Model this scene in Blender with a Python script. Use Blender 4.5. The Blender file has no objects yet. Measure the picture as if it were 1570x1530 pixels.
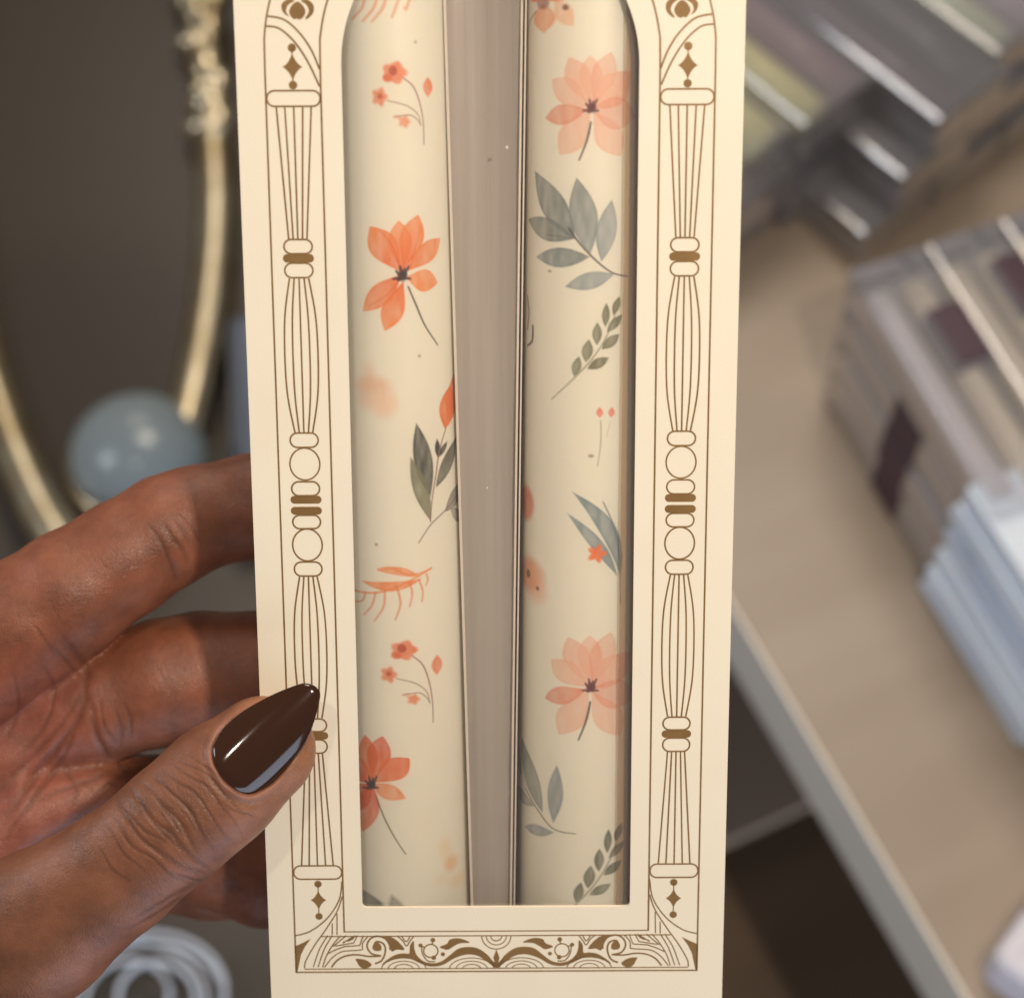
import bpy, bmesh, math, random
import numpy as np
from mathutils import Vector, Matrix
random.seed(7); np.random.seed(7)
C = bpy.context.scene.collection
MM = 0.001
# ------------------------------------------------------------------ camera, world, lights, exposure
F_PX, CX, CY = 2920.0, 785.0, 765.0            # lens in photo pixels, picture centre
PITCH = math.radians(30)                       # camera looks 60 degrees below the horizon
CAM = Vector((0, 0, 0.75))                     # shelf board top is z = 0
cd = bpy.data.cameras.new('camera'); cam = bpy.data.objects.new('camera', cd); C.objects.link(cam)
cam.location = CAM; cam.rotation_euler = (PITCH, 0, 0)
cd.sensor_fit = 'HORIZONTAL'; cd.sensor_width = 36; cd.lens = 36*F_PX/1570
cd.clip_start = 0.01; cd.clip_end = 50
cd.dof.use_dof = True; cd.dof.focus_distance = 0.362; cd.dof.aperture_fstop = cd.lens/5.6
sc = bpy.context.scene; sc.camera = cam
sc.view_settings.view_transform = 'Standard'; sc.view_settings.look = 'None'
sc.view_settings.gamma = 1; sc.view_settings.exposure = 0; sc.view_settings.use_curve_mapping = False
RX = Matrix.Rotation(PITCH, 3, 'X')
def cw(X, Y, Z):
    """camera-frame millimetres (x right, y down, z away) -> world metres"""
    return CAM + RX @ Vector((X*MM, -Y*MM, -Z*MM))
def ray(px, py): return RX @ Vector(((px-CX)/F_PX, -(py-CY)/F_PX, -1))
def G(px, py, z=0.0):
    """where the sight line through a photo pixel meets the level plane z"""
    d = ray(px, py); return CAM + d*((z-CAM.z)/d.z)
world = bpy.data.worlds.new('World'); sc.world = world; world.use_nodes = True
wn = world.node_tree; bg = wn.nodes['Background']
bg.inputs[0].default_value = (0.95, 0.89, 0.85, 1); bg.inputs[1].default_value = 0.17
def area(name, pos, target, size, power, col, sy=None):
    l = bpy.data.lights.new(name, 'AREA'); l.energy = power; l.color = col
    l.shape = 'RECTANGLE' if sy else 'DISK'; l.size = size
    if sy: l.size_y = sy
    o = bpy.data.objects.new(name, l); C.objects.link(o); o.location = pos
    o.rotation_euler = (Vector(target)-Vector(pos)).to_track_quat('-Z', 'Y').to_euler()
    return o
BOXC = cw(-3, 10, 360)
area('ceiling_spot', cw(200, -120, -150), BOXC, 0.034, 2.5, (1.0, 0.84, 0.68))
area('small_lamp', cw(-143, -206, -187), cw(-51, 45, 352), 0.022, 0.55, (1.0, 0.90, 0.78))
area('window_light', cw(500, 1150, 60), cw(60, 60, 480), 1.3, 9.0, (0.66, 0.80, 1.0), 0.6)
area('left_fill', (-.85, .32, .72), (.15, .35, 0), 0.3, 2.4, (0.84, 0.90, 1.0))  # added light from the left, brightens the shelf edge and carton face
area('overhead_fill', (.12, 1.0, 1.35), (0, .45, 0), 0.5, 8.0, (1.0, 0.88, 0.74))  # added overhead light to lift the background
area('back_light', (-.25, 1.6, 1.0), (0, .45, -.05), 0.55, 2.2, (1.0, 0.90, 0.78))  # added behind the tray to put a sheen on the gold frame
# ------------------------------------------------------------------ helpers
def M(name, col, rough=0.5, metal=0, spec=0.5, **k):
    m = bpy.data.materials.new(name); m.use_nodes = True
    b = m.node_tree.nodes['Principled BSDF']
    b.inputs['Base Color'].default_value = (*col, 1); b.inputs['Roughness'].default_value = rough
    b.inputs['Metallic'].default_value = metal; b.inputs['Specular IOR Level'].default_value = spec
    for a, v in k.items(): b.inputs[a.replace('_', ' ')].default_value = v
    return m
def noise_col(m, c1, c2, scale=20, detail=4, stretch=(1, 1, 1), bump=0, bscale=None):
    nt = m.node_tree; b = nt.nodes['Principled BSDF']
    tc = nt.nodes.new('ShaderNodeTexCoord'); mp = nt.nodes.new('ShaderNodeMapping'); mp.inputs['Scale'].default_value = stretch
    n = nt.nodes.new('ShaderNodeTexNoise'); n.inputs['Scale'].default_value = scale; n.inputs['Detail'].default_value = detail
    r = nt.nodes.new('ShaderNodeValToRGB'); r.color_ramp.elements[0].color = (*c1, 1); r.color_ramp.elements[1].color = (*c2, 1)
    r.color_ramp.elements[0].position = .3; r.color_ramp.elements[1].position = .7
    L = nt.links.new; L(tc.outputs['Object'], mp.inputs[0]); L(mp.outputs[0], n.inputs[0]); L(n.outputs[0], r.inputs[0]); L(r.outputs[0], b.inputs['Base Color'])
    if bump:
        n2 = nt.nodes.new('ShaderNodeTexNoise'); n2.inputs['Scale'].default_value = bscale or scale*8; n2.inputs['Detail'].default_value = 3
        bp = nt.nodes.new('ShaderNodeBump'); bp.inputs['Strength'].default_value = bump; bp.inputs['Distance'].default_value = 0.0002
        L(mp.outputs[0], n2.inputs[0]); L(n2.outputs[0], bp.inputs['Height']); L(bp.outputs[0], b.inputs['Normal'])
    return m
def obj(name, me, mat=None, parent=None, smooth=False):
    o = bpy.data.objects.new(name, me); C.objects.link(o)
    if mat: me.materials.append(mat)
    if parent: o.parent = parent
    if smooth: me.polygons.foreach_set('use_smooth', [True]*len(me.polygons))
    return o
def tag(o, label=None, cat=None, group=None, kind=None):
    for k, v in (('label', label), ('category', cat), ('group', group), ('kind', kind)):
        if v: o[k] = v
    return o
def empty(name, loc=(0, 0, 0), rot=None):
    o = bpy.data.objects.new(name, None); C.objects.link(o); o.location = loc
    o.empty_display_size = 0.02
    if rot is not None: o.rotation_euler = rot
    return o
def pydata(name, v, f):
    me = bpy.data.meshes.new(name); me.from_pydata([tuple(p) for p in v], [], f); me.update(); return me
def box_bm(bm, x0, x1, y0, y1, z0, z1, bev=0):
    r = bmesh.ops.create_cube(bm, size=1); vs = r['verts']
    for v in vs: v.co = Vector(((x0+x1)/2+v.co.x*(x1-x0), (y0+y1)/2+v.co.y*(y1-y0), (z0+z1)/2+v.co.z*(z1-z0)))
    if bev:
        es = set(e for v in vs for e in v.link_edges)
        bmesh.ops.bevel(bm, geom=list(es), offset=bev, segments=3, profile=.5, affect='EDGES')
def bm_me(bm, name):
    me = bpy.data.meshes.new(name); bmesh.ops.recalc_face_normals(bm, faces=bm.faces); bm.to_mesh(me); bm.free(); return me
def boxm(name, x0, x1, y0, y1, z0, z1, bev=0):
    bm = bmesh.new(); box_bm(bm, x0, x1, y0, y1, z0, z1, bev); return bm_me(bm, name)
def catmull(pts, n=12, closed=False):
    P = np.array(pts, float); N = len(P); out = []
    for i in range(N if closed else N-1):
        if closed: p0, p1, p2, p3 = P[(i-1) % N], P[i], P[(i+1) % N], P[(i+2) % N]
        else: p0, p1, p2, p3 = P[max(i-1, 0)], P[i], P[i+1], P[min(i+2, N-1)]
        for k in range(n):
            t = k/n
            out.append(.5*((2*p1)+(-p0+p2)*t+(2*p0-5*p1+4*p2-p3)*t*t+(-p0+3*p1-3*p2+p3)*t**3))
    if not closed: out.append(P[-1])
    return np.array(out)
def tube_me(name, pts, rad, seg=14, closed=False, cap=True):
    P = [Vector(p) for p in pts]; n = len(P); V = []; Fc = []
    rs = rad if hasattr(rad, '__len__') else [rad]*n
    up = None
    for i, p in enumerate(P):
        a = P[(i-1) % n] if (closed or i > 0) else p; b = P[(i+1) % n] if (closed or i < n-1) else p
        t = (b-a).normalized()
        if up is None: up = t.orthogonal().normalized()
        up = (up - t*up.dot(t)).normalized(); s = t.cross(up)
        for k in range(seg):
            an = 2*math.pi*k/seg; V.append(p+(up*math.cos(an)+s*math.sin(an))*rs[i])
    for i in range(n if closed else n-1):
        for k in range(seg):
            Fc.append((i*seg+k, i*seg+(k+1) % seg, ((i+1) % n)*seg+(k+1) % seg, ((i+1) % n)*seg+k))
    if cap and not closed: Fc += [tuple(range(seg))[::-1], tuple((n-1)*seg+k for k in range(seg))]
    return pydata(name, V, Fc)
def lathe_me(name, prof, seg=48):
    V = []; Fc = []
    for r, z in prof:
        for k in range(seg): V.append((r*math.cos(2*math.pi*k/seg), r*math.sin(2*math.pi*k/seg), z))
    for i in range(len(prof)-1):
        for k in range(seg): Fc.append((i*seg+k, i*seg+(k+1) % seg, (i+1)*seg+(k+1) % seg, (i+1)*seg+k))
    return pydata(name, V, Fc)
# ------------------------------------------------------------------ pose of the held box (u right, v down, w into the box; millimetres)
a_, b_, c_ = 0.24275731, -0.00143267, -0.00487763
TB = np.array([-3.50077, 0.017076, 355.86278])
ca, sa, cb, sb, cc, ss = math.cos(a_), math.sin(a_), math.cos(b_), math.sin(b_), math.cos(c_), math.sin(c_)
MB = np.array([[cc, -ss, 0], [ss, cc, 0], [0, 0, 1]]) @ np.array([[cb, 0, sb], [0, 1, 0], [-sb, 0, cb]]) @ np.array([[1, 0, 0], [0, ca, -sa], [0, sa, ca]])
BOXM = Matrix.Translation(CAM) @ RX.to_4x4() @ Matrix(((MM, 0, 0, 0), (0, -MM, 0, 0), (0, 0, -MM, 0), (0, 0, 0, 1))) @ Matrix.Translation(Vector(TB)) @ Matrix([list(r) for r in MB]).to_4x4()
# BOXM carries (u,v,w) mm to world; objects keep a clean frame (x=u, y=-v, z=-w in metres) at the box centre
ROT = (RX @ Matrix([list(r) for r in (np.diag([1, -1, -1]) @ MB @ np.diag([1, -1, -1]))])).to_euler()
ORG = BOXM @ Vector((0, 0, 0))
def bx(u, v, w): return Vector((u*MM, -v*MM, -w*MM))      # box mm -> local metres of an object posed at ORG/ROT
def uv(px, py):
    """photo pixel -> point on the box's front face"""
    d = np.array([(px-CX)/F_PX, (py-CY)/F_PX, 1.]); n = MB[:, 2]; X = d*((n@TB)/(n@d))-TB
    return float(MB[:, 0]@X), float(MB[:, 1]@X)
# ------------------------------------------------------------------ setting
wood = noise_col(M('pale_wood', (.3, .2, .13), .42), (.335, .262, .195), (.395, .318, .245), 3, 6, (1, 9, 1), .15, 60)
edge = noise_col(M('edge_band', (.5, .46, .4), .45), (.84, .77, .66), (.88, .82, .72), 6)
dkw = noise_col(M('dark_wood', (.05, .03, .02), .5), (.19, .12, .07), (.26, .165, .10), 4, 5, (1, 7, 1))
floorm = noise_col(M('slate_floor', (.1, .08, .06), .45), (.075, .060, .046), (.11, .09, .07), 5, 5)
fl = obj('floor', boxm('floor', -2.5, 2.5, -1.5, 3.5, -0.36, -0.34), floorm); tag(fl, kind='structure')
# shelf board: its front edge runs through these two photo points
e0, e1 = G(1150, 980), G(1478, 1530)
dirv = (e1-e0).normalized(); nrm = Vector((-dirv.y, dirv.x, 0))
if nrm.x < 0: nrm = -nrm
SH = math.atan2(nrm.y, nrm.x)                  # local x = into the board, local y = along its edge
def frame_at(p, ang=SH): return p, (0, 0, ang)
sb_ = empty('shelf', e0, (0, 0, SH)); tag(sb_, 'pale wooden display shelf with light edge band, under the candle boxes', 'shelf')
obj('board', boxm('board', 0.002, 0.75, -0.75, 1.1, -0.044, 0, .0008), wood, sb_)
obj('edge_band', boxm('edge_band', 0, 0.0019, -0.75, 1.1, -0.0445, 0.0004, .0003), edge, sb_)
# cabinet below
pb = G(1290, 1270, -0.26)
cab = empty('cabinet', pb, (0, 0, SH-.0)); tag(cab, 'dark brown cabinet standing low under the pale shelf', 'cabinet')
brn = noise_col(M('brown_panel', (.12, .075, .05), .5), (.60, .43, .32), (.68, .50, .38), 5)
obj('panel', boxm('panel', -.22, .5, .02, .16, -.010, 0, .002), brn, cab)
obj('base', boxm('base', -.22, .5, -.5, .5, -.08, -.05, .002), dkw, cab)
blk = M('black_rubber', (.012, .012, .014), .4)
obj('rail', boxm('rail', -.25, .5, .165, .19, -.04, .012, .003), blk, cab)
# ------------------------------------------------------------------ boxed candles on the shelf (background)
def clear_mat(name, tint=(1, 1, 1), gl=.09, milk=.0, rough=.08):
    m = bpy.data.materials.new(name); m.use_nodes = True; nt = m.node_tree; nt.nodes.clear()
    out = nt.nodes.new('ShaderNodeOutputMaterial'); tr = nt.nodes.new('ShaderNodeBsdfTransparent'); tr.inputs[0].default_value = (*tint, 1)
    g = nt.nodes.new('ShaderNodeBsdfGlossy'); g.inputs['Roughness'].default_value = rough; g.inputs[0].default_value = (1, 1, 1, 1)
    d = nt.nodes.new('ShaderNodeBsdfDiffuse'); d.inputs[0].default_value = (.8, .8, .85, 1)
    m1 = nt.nodes.new('ShaderNodeMixShader'); m2 = nt.nodes.new('ShaderNodeMixShader')
    fr = nt.nodes.new('ShaderNodeFresnel'); fr.inputs[0].default_value = 1.45
    ad = nt.nodes.new('ShaderNodeMath'); ad.operation = 'MULTIPLY'; ad.inputs[1].default_value = gl/.04; ad.use_clamp = True
    L = nt.links.new; L(fr.outputs[0], ad.inputs[0]); m1.inputs[0].default_value = milk
    L(tr.outputs[0], m1.inputs[1]); L(d.outputs[0], m1.inputs[2]); L(ad.outputs[0], m2.inputs[0]); L(m1.outputs[0], m2.inputs[1]); L(g.outputs[0], m2.inputs[2]); L(m2.outputs[0], out.inputs[0])
    return m
clearp = clear_mat('clear_plastic', (.95, .96, .99), .14, .17)
WAX = {}
def wax(c):
    if c not in WAX: WAX[c] = M('wax', c, .35)
    return WAX[c]
capm = M('tray_card', (.30, .27, .30), .5)
CW, CH = .050, .026
_shells = {}
def candle_box(loc, ang, cols, label, group, lab=None, L=.25, CW=CW, CH=CH):
    """clear box with candles; local x across, y away along the candles, origin at bottom near left corner"""
    r = empty('candle_box', loc, (0, 0, ang)); tag(r, label, 'candle box', group)
    K = (L, CW)
    if K not in _shells:
        _shells[K] = boxm('shell', .0005, CW-.0005, 0, L, 0.0004, CH-.0004, .0018); _shells[K].materials.append(clearp)
    o = bpy.data.objects.new('shell', _shells[K]); C.objects.link(o); o.parent = r
    obj('tray', boxm('tray', .003, CW-.003, .004, L-.004, .002, .004), capm, r)
    for i, c in enumerate(cols):
        x = CW/2+(i-(len(cols)-1)/2)*CW/len(cols)*.94; rr = min(.0108, CW/len(cols)*.44, CH*.42); n = 6
        pts = [(x, .008+(L-.02)*k/n, min(.0045+rr, CH-.001-rr)) for k in range(n+1)]
        obj('candle', tube_me('candle', pts, [rr*(1-.12*k/n) for k in range(n+1)], 18), wax(c), r, True)
    if lab:
        obj('label_band', boxm('label_band', lab[3] if len(lab) > 3 else -.0003, CW+.0003, L*lab[1], L*lab[2], -.0001, CH+.0003, .0018), lab[0], r)
    return r
def stack(corner, ang, rows, labels, group, L=.25, far=False):
    """rows bottom to top of (steps across, shift along, colours, label band); corner = bottom left near (or far) corner"""
    d = Vector((math.cos(ang), math.sin(ang), 0)); e = Vector((-math.sin(ang), math.cos(ang), 0)); li = 0
    if far: corner = corner - e*L
    for j, row in enumerate(rows):
        for (a, b, cols, lab) in row:
            candle_box(corner+d*a*CW*1.02+e*b+Vector((0, 0, j*CH+.0006)), ang+random.uniform(-.006, .006), cols, labels[li], group, lab, L); li += 1
yg = (.66, .62, .28); pu = (.07, .025, .06); gg = (.52, .55, .42); pk = (.75, .42, .33); iv = (.62, .54, .42); gr = (.22, .19, .22); lv = (.44, .37, .45); mv = (.22, .12, .14); dk = (.030, .017, .026); cr = (.60, .50, .34); pw = (.58, .54, .56)
labm = M('purple_label', (.055, .022, .040), .45); labw = M('white_label', (.55, .50, .55), .5)
labg = noise_col(M('speckled_label', (.5, .48, .5), .5), (.10, .09, .11), (.62, .60, .64), 380, 2)
A1 = math.radians(41)
pA = G(1352, 112, .078); pA.z = 0; dA = Vector((math.cos(A1), math.sin(A1), 0))
stack(pA-dA*CW*3.05, A1, [
    [(0, 0, (gr, mv), None), (1, .006, (mv, gr), None), (2, .0, (mv, lv), None)],
    [(0, .004, (gr, gr), None), (1, .0, (lv, gr), None), (2, .004, (gr, mv), None)],
    [(0, .0, (gr, yg), None), (1, .003, (yg, yg), None), (2, .0, (yg, mv), None)]],
    ['clear box at the bottom of the stack, mostly hidden behind the held box', 'clear box of mauve candles, middle of the bottom layer under the yellow-green candles', 'clear box of mauve and lilac candles, right end of bottom layer under yellow-green candles',
     'clear box in the second layer, mostly hidden behind the held box', 'clear box of lilac candles, middle of the second layer under the yellow-green candles', 'clear box of grey candles directly under the topmost yellow-green and mauve one',
     'top clear box with one grey and one yellow-green candle, behind the held box', 'shiny clear box with two yellow-green candles on the top layer', 'top clear box with yellow-green and mauve candle, nearest the purple candles'], 'stacked clear candle boxes')
pB = G(1440, 190, .078); pB.z = 0
stack(pB-dA*CW*.75, A1, [
    [(-.0, 0, (dk, dk), None), (1, .0, (dk, mv), None), (2, 0, (dk, dk), None)],
    [(.40, .0, (dk, dk), None), (1.4, .004, (dk, gr), None), (2.4, .01, (dk, gr), None)],
    [(.75, .0, (pu, dk), None), (1.75, .01, (gg, lv), None), (2.75, .02, (pk, mv), None)]],
    ['clear box of near black candles, lower left of the purple stack', 'clear box of near black and mauve candles, bottom middle of the purple stack', 'clear box of dark candles, right in the bottom layer of the purple stack',
     'clear box of black candles directly under the topmost dark purple one', 'clear box of dark candles directly under the grey-green one', 'clear box of dark candles directly under the topmost pink one',
     'topmost clear box of dark purple candles beside the yellow-green ones', 'topmost clear box of grey-green and lilac candles between purple and pink ones', 'topmost clear box of pink candles at the upper right corner'], 'stacked clear candle boxes')
# ivory candles with purple labels, middle right
AI = math.radians(22)
pI = G(1258, 615, 0)
nth = ['leftmost column', 'second column from the left', 'third column from the left', 'fourth column from the left', 'fifth column from the left']
lev = ['bottom layer', 'second layer up', 'third layer up', 'fourth layer up']
dI = Vector((math.cos(AI), math.sin(AI), 0)); eI = Vector((-math.sin(AI), math.cos(AI), 0)); redm = M('red_seal', (.5, .04, .02), .4)
for c_i in range(5):
    for l_i in range(4):
        cl = random.choice([(iv, cr), (pw, iv), (cr, cr), (iv, lv), (pw, pw)]); cl = (pw, lv) if c_i == 0 else cl
        lb = (labm, .42, .60) if c_i == 0 else None
        off = random.uniform(-.0015, .0015)
        txt = 'ivory candle box, %s of its stack, %s' % (nth[c_i], lev[l_i])
        if l_i == 4-1:
            lb = [(labm, .52, .76, .020), (labm, .62, .86, .022), None, (labm, .62, .90, .003), (labg, .50, .90, .001)][c_i]
            txt = ['clear box of white candles with narrow plum label, leftmost on the ivory stack', 'clear box with slim plum label, second from the left on the ivory stack', 'plain clear box of cream candles, third from the left on the ivory stack', 'box of cream candles with square dark plum label and red seal', 'box of cream candles with speckled grey label at the right edge'][c_i]
            cl = [(pw, iv), (iv, iv), (cr, iv), (cr, cr), (iv, cr)][c_i]
        wI, hI = .036, .0245
        bxr = candle_box(pI-eI*(.125-off)+dI*(c_i*wI*1.03+random.uniform(0, .0008)-.0015*(l_i % 2))+Vector((0, 0, l_i*hI+.0006)), AI+random.uniform(-.015, .015), cl, txt, 'stacked ivory candle boxes', lb, .128, wI, hI)
        if l_i == 3 and c_i == 3:
            obj('red_seal', lathe_me('red_seal', [(.0001, hI+.0012), (.0024, hI+.0012), (.0024, hI+.0002)], 20), redm, bxr).location = (.024, .092, 0)
def up_h(a, b):
    A, B = G(*a), G(*b); return .75*(1-math.hypot(A.x, A.y)**-1*math.hypot(B.x, B.y)) if False else .75*(1-math.hypot(B.x, B.y)/math.hypot(A.x, A.y))
pW = G(1404, 905, 0); hW = up_h((1476, 745), (1404, 905))
t = empty('paper_bag_stack', pW, (0, 0, math.radians(24))); tag(t, 'pile of thin blue-white glassine bags standing in front of the ivory candles', 'paper bags')
gl_ = M('glassine', (.74, .82, .94), .35, 0, .5); gl_.node_tree.nodes['Principled BSDF'].inputs['Subsurface Weight'].default_value = .3; gl_.node_tree.nodes['Principled BSDF'].inputs['Subsurface Scale'].default_value = .01
nsh = 14
for k in range(nsh):
    o_x = random.uniform(-.0035, .0035)+.0004*k; o_y = random.uniform(-.004, .004); z0 = hW*k/nsh
    q = obj('bag', boxm('bag', o_x, .2, -.085+o_y, o_y*.6, z0+.0002, z0+hW/nsh-.0004, .0012), gl_, t); q.rotation_euler = (0, 0, random.uniform(-.02, .02))
pV = pW + Vector((math.sin(math.radians(24)), -math.cos(math.radians(24)), 0))*.088
candle_box(pV+Vector((math.sin(AI), -math.cos(AI), 0))*.13+Vector((.012, 0, .0006)), AI, (pw, pw), 'clear box of white candles lying in front of the blue-white bags', 'stacked ivory candle boxes', None, .125)
pZ = G(1493, 1500, 0)
t = empty('soap_carton', pZ, (0, 0, math.radians(50))); tag(t, 'small white rounded carton with grey-pink band at the lower right corner', 'carton')
obj('carton_body', boxm('carton_body', 0, .09, -.06, .0, 0, .03, .006), M('white_board', (.72, .70, .78), .4), t)
obj('band', boxm('band', .022, .036, -.0605, .0005, -.0002, .0305, .006), M('band', (.40, .30, .33), .4), t)
# ------------------------------------------------------------------ left background: oval gold-framed mirror tray, blue dish, glassy reflections as white loops
ZL = -.10
gold = noise_col(M('old_gold', (.55, .40, .18), .28, 1.0), (.42, .31, .15), (.78, .69, .50), 30, 5, bump=.25)
glassd = M('dark_mirror_glass', (.058, .045, .034), .32, 0, .3)
ctr = G(150, 180, ZL)
def oval(a, b, n, c, rot):
    out = []
    for k in range(n):
        t = 2*math.pi*k/n; x, y = a*math.cos(t), b*math.sin(t)
        out.append((x*math.cos(rot)-y*math.sin(rot), x*math.sin(rot)+y*math.cos(rot), 0))
    return out
tray = empty('oval_mirror', (0, 0, ZL)); tag(tray, 'oval dark mirror tray with worn gold frame lying left of the held box', 'mirror')
ringpx = [(330, 215), (336, 330), (330, 440), (312, 560), (284, 680), (246, 800), (190, 880), (130, 880), (82, 820), (45, 745), (12, 660), (-25, 540), (-50, 380), (-60, 200), (-40, 0), (20, -170), (130, -260), (230, -220), (300, -60), (322, 90)]
rp = catmull([tuple(G(x, y, 0+ZL) )[:2] for x, y in ringpx], 8, True)
rp3 = [(p[0], p[1], .008) for p in rp]
obj('frame', tube_me('frame', rp3, [.0118]*len(rp3), 20, True), gold, tray, True)
cen = rp.mean(0)
obj('frame_bead', tube_me('frame_bead', [(cen[0]+(p[0]-cen[0])*.91, cen[1]+(p[1]-cen[1])*.93, .006) for p in rp], [.0028]*len(rp), 10, True), gold, tray, True)
V = [(cen[0], cen[1], .003)]+[(p[0], p[1], .003) for p in rp]; n_ = len(rp)
obj('glass', pydata('glass', V, [(0, 1+i, 1+(i+1) % n_) for i in range(n_)]), glassd, tray)
# ornament of leaves and beads where the frame meets its crest
def blob(bm, c, r, sc_=(1, 1, 1)):
    q = bmesh.ops.create_icosphere(bm, subdivisions=3, radius=r)
    for v in q['verts']: v.co = Vector((v.co.x*sc_[0]+c[0], v.co.y*sc_[1]+c[1], v.co.z*sc_[2]+c[2]))
bm = bmesh.new()
for (px, py, r, sx, sy) in [(318, 20, 8, 1, 1.5), (335, 45, 10, .8, 1.2), (310, 70, 7, 1.3, .8), (330, 100, 9, 1, 1.4), (345, 130, 8, 1, 1), (322, 140, 6, 1, 1), (335, 165, 9, 1.2, .8), (345, 190, 10, 1, .7), (330, 205, 9, 1.3, .6), (305, -20, 9, 1, 2), (340, -5, 9, 1, 1.5)]:
    g = G(px-12, py, ZL+.012); blob(bm, (g.x, g.y, .014), r*1.25*MM, (sx, sy, .9))
obj('ornament', bm_me(bm, 'ornament'), gold, tray, True)
# blue-grey glazed dish
gd = G(208, 690, ZL+.012)
blue = M('blue_glaze', (.13, .17, .20), .22, 0, .5); noise_col(blue, (.23, .275, .295), (.27, .315, .335), 3)
dsh = empty('glazed_knob', (gd.x, gd.y, ZL+.004)); tag(dsh, 'blue-grey glazed dome with small bright glint inside the gold oval frame', 'paperweight')
obj('dome', lathe_me('dome', [(0.0001, .029)]+[(.036*math.sin(t), .029*math.cos(t)) for t in np.linspace(.08, math.pi/2, 20)]+[(.033, -.002), (.0001, -.002)], 64), blue, dsh, True)
obj('foot_ring', lathe_me('foot_ring', [(.0365, -.001), (.0385, .0005), (.0385, .002), (.0363, .003)], 64), gold, dsh, True)
# bluish metal panel behind, between frame and held box
bl = M('blue_panel', (.09, .11, .15), .3, .3)
gp = G(372, 560, ZL)
t = obj('blue_tin', boxm('blue_tin', 0, .16, -.11, .02, 0, .03, .006), bl); t.location = (gp.x-.006, gp.y, ZL-.01); t.rotation_euler = (0, 0, .1); tag(t, 'dark blue tin half hidden behind the held box, right of the gold frame', 'tin')
tb = obj('side_table', boxm('side_table', -.6, .072, .0, 1.0, -.02, 0, .002), noise_col(M('dark_table', (.06, .05, .04), .35), (.060, .047, .035), (.095, .076, .058), 4)); tb.location = (0, 0, ZL-.012); tag(tb, 'dark low table carrying the gold-framed mirror', 'table')
# glassy reflections at lower left, built as loops of white tube
reflection = M('reflection_tube', (.74, .80, .90), .2)
cz = ZL-.004
def coil():
    pts = []
    for k in range(260):
        t = k/259*2*math.pi*5.2; r = 78+26*math.sin(t*.37)+12*math.sin(t*.83)
        px, py = 222+r*1.2*math.cos(t)+22*math.sin(t*.29), 1540+r*.95*math.sin(t)
        g = G(px, py, cz); pts.append((g.x, g.y, cz+.0011*k/15+.002*math.sin(t*1.3)))
    return pts
t = obj('reflection_tube', tube_me('reflection_tube', coil(), .0013, 10), reflection, None, True); tag(t, 'glassy reflections under the hand at the bottom left, built as white loops', 'reflection'); t.name = 'reflection_loops'
# ------------------------------------------------------------------ the held gift box
card = noise_col(M('cream_card', (.78, .68, .50), .48, 0, .35), (.785, .705, .548), (.81, .732, .575), 60, 3, bump=.22, bscale=2500)
ink = noise_col(M('bronze_ink', (.27, .145, .045), .38, .25), (.225, .125, .040), (.285, .165, .060), 150, 2)
gift = empty('gift_box', ORG, ROT); tag(gift, 'cream windowed gift box with bronze line border, held upright in the hand', 'gift box')
HW, VT, VB, DEP = 45.0, -124.0, 113.0, 31.0
def arc(cx_, cy_, r, a0, a1, n): return [(cx_+r*math.cos(math.radians(a0+(a1-a0)*k/n)), cy_+r*math.sin(math.radians(a0+(a1-a0)*k/n))) for k in range(n+1)]
WU, WB, WS = 26.4, 82.9, -79.0
win = arc(WU-.9, WB-.9, .9, 0, 90, 5)+arc(-WU+.9, WB-.9, .9, 90, 180, 5)+arc(0, WS, WU, 180, 360, 60)
outer = arc(HW-.6, VB-.6, .6, 0, 90, 4)+arc(-HW+.6, VB-.6, .6, 90, 180, 4)+arc(-HW+.6, VT+.6, .6, 180, 270, 4)+arc(HW-.6, VT+.6, .6, 270, 360, 4)
def panel(name, loops, w0, w1, mat, parent, bev=0.0):
    bm = bmesh.new(); es = []
    for lp in loops:
        vs = [bm.verts.new(bx(u, v, w0)) for u, v in lp]
        es += [bm.edges.new((vs[i], vs[(i+1) % len(vs)])) for i in range(len(vs))]
    r = bmesh.ops.triangle_fill(bm, use_beauty=True, use_dissolve=False, edges=es)
    fs = [g for g in r['geom'] if isinstance(g, bmesh.types.BMFace)]
    ex = bmesh.ops.extrude_face_region(bm, geom=fs)
    bmesh.ops.translate(bm, verts=[g for g in ex['geom'] if isinstance(g, bmesh.types.BMVert)], vec=bx(0, 0, w1-w0))
    return obj(name, bm_me(bm, name), mat, parent)
panel('front_panel', [outer, win], 0, .75, card, gift)
def wall(name, u0, u1, v0, v1, w0, w1, mat=card, par=None):
    return obj(name, boxm(name, u0*MM, u1*MM, -v1*MM, -v0*MM, -w1*MM, -w0*MM), mat, par or gift)
wall('side_panel', -HW+.02, -HW+.6, VT+.02, VB-.02, .76, DEP); wall('side_panel', HW-.6, HW-.02, VT+.02, VB-.02, .76, DEP)
wall('back_panel', -HW+.02, HW-.02, VT+.02, VB-.02, DEP+.01, DEP+.6)
wall('end_flap', -HW+.65, HW-.65, VT+.1, VT+.7, .8, DEP-.05); wall('end_flap', -HW+.65, HW-.65, VB-.7, VB-.1, .8, DEP-.05)
film = clear_mat('window_film', (.99, .985, .98), .05, .012, .06)
fn = film.node_tree; fx = fn.nodes.new('ShaderNodeTexNoise'); fx.inputs['Scale'].default_value = 34; fb = fn.nodes.new('ShaderNodeBump'); fb.inputs['Strength'].default_value = .5; fb.inputs['Distance'].default_value = .0006
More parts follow.
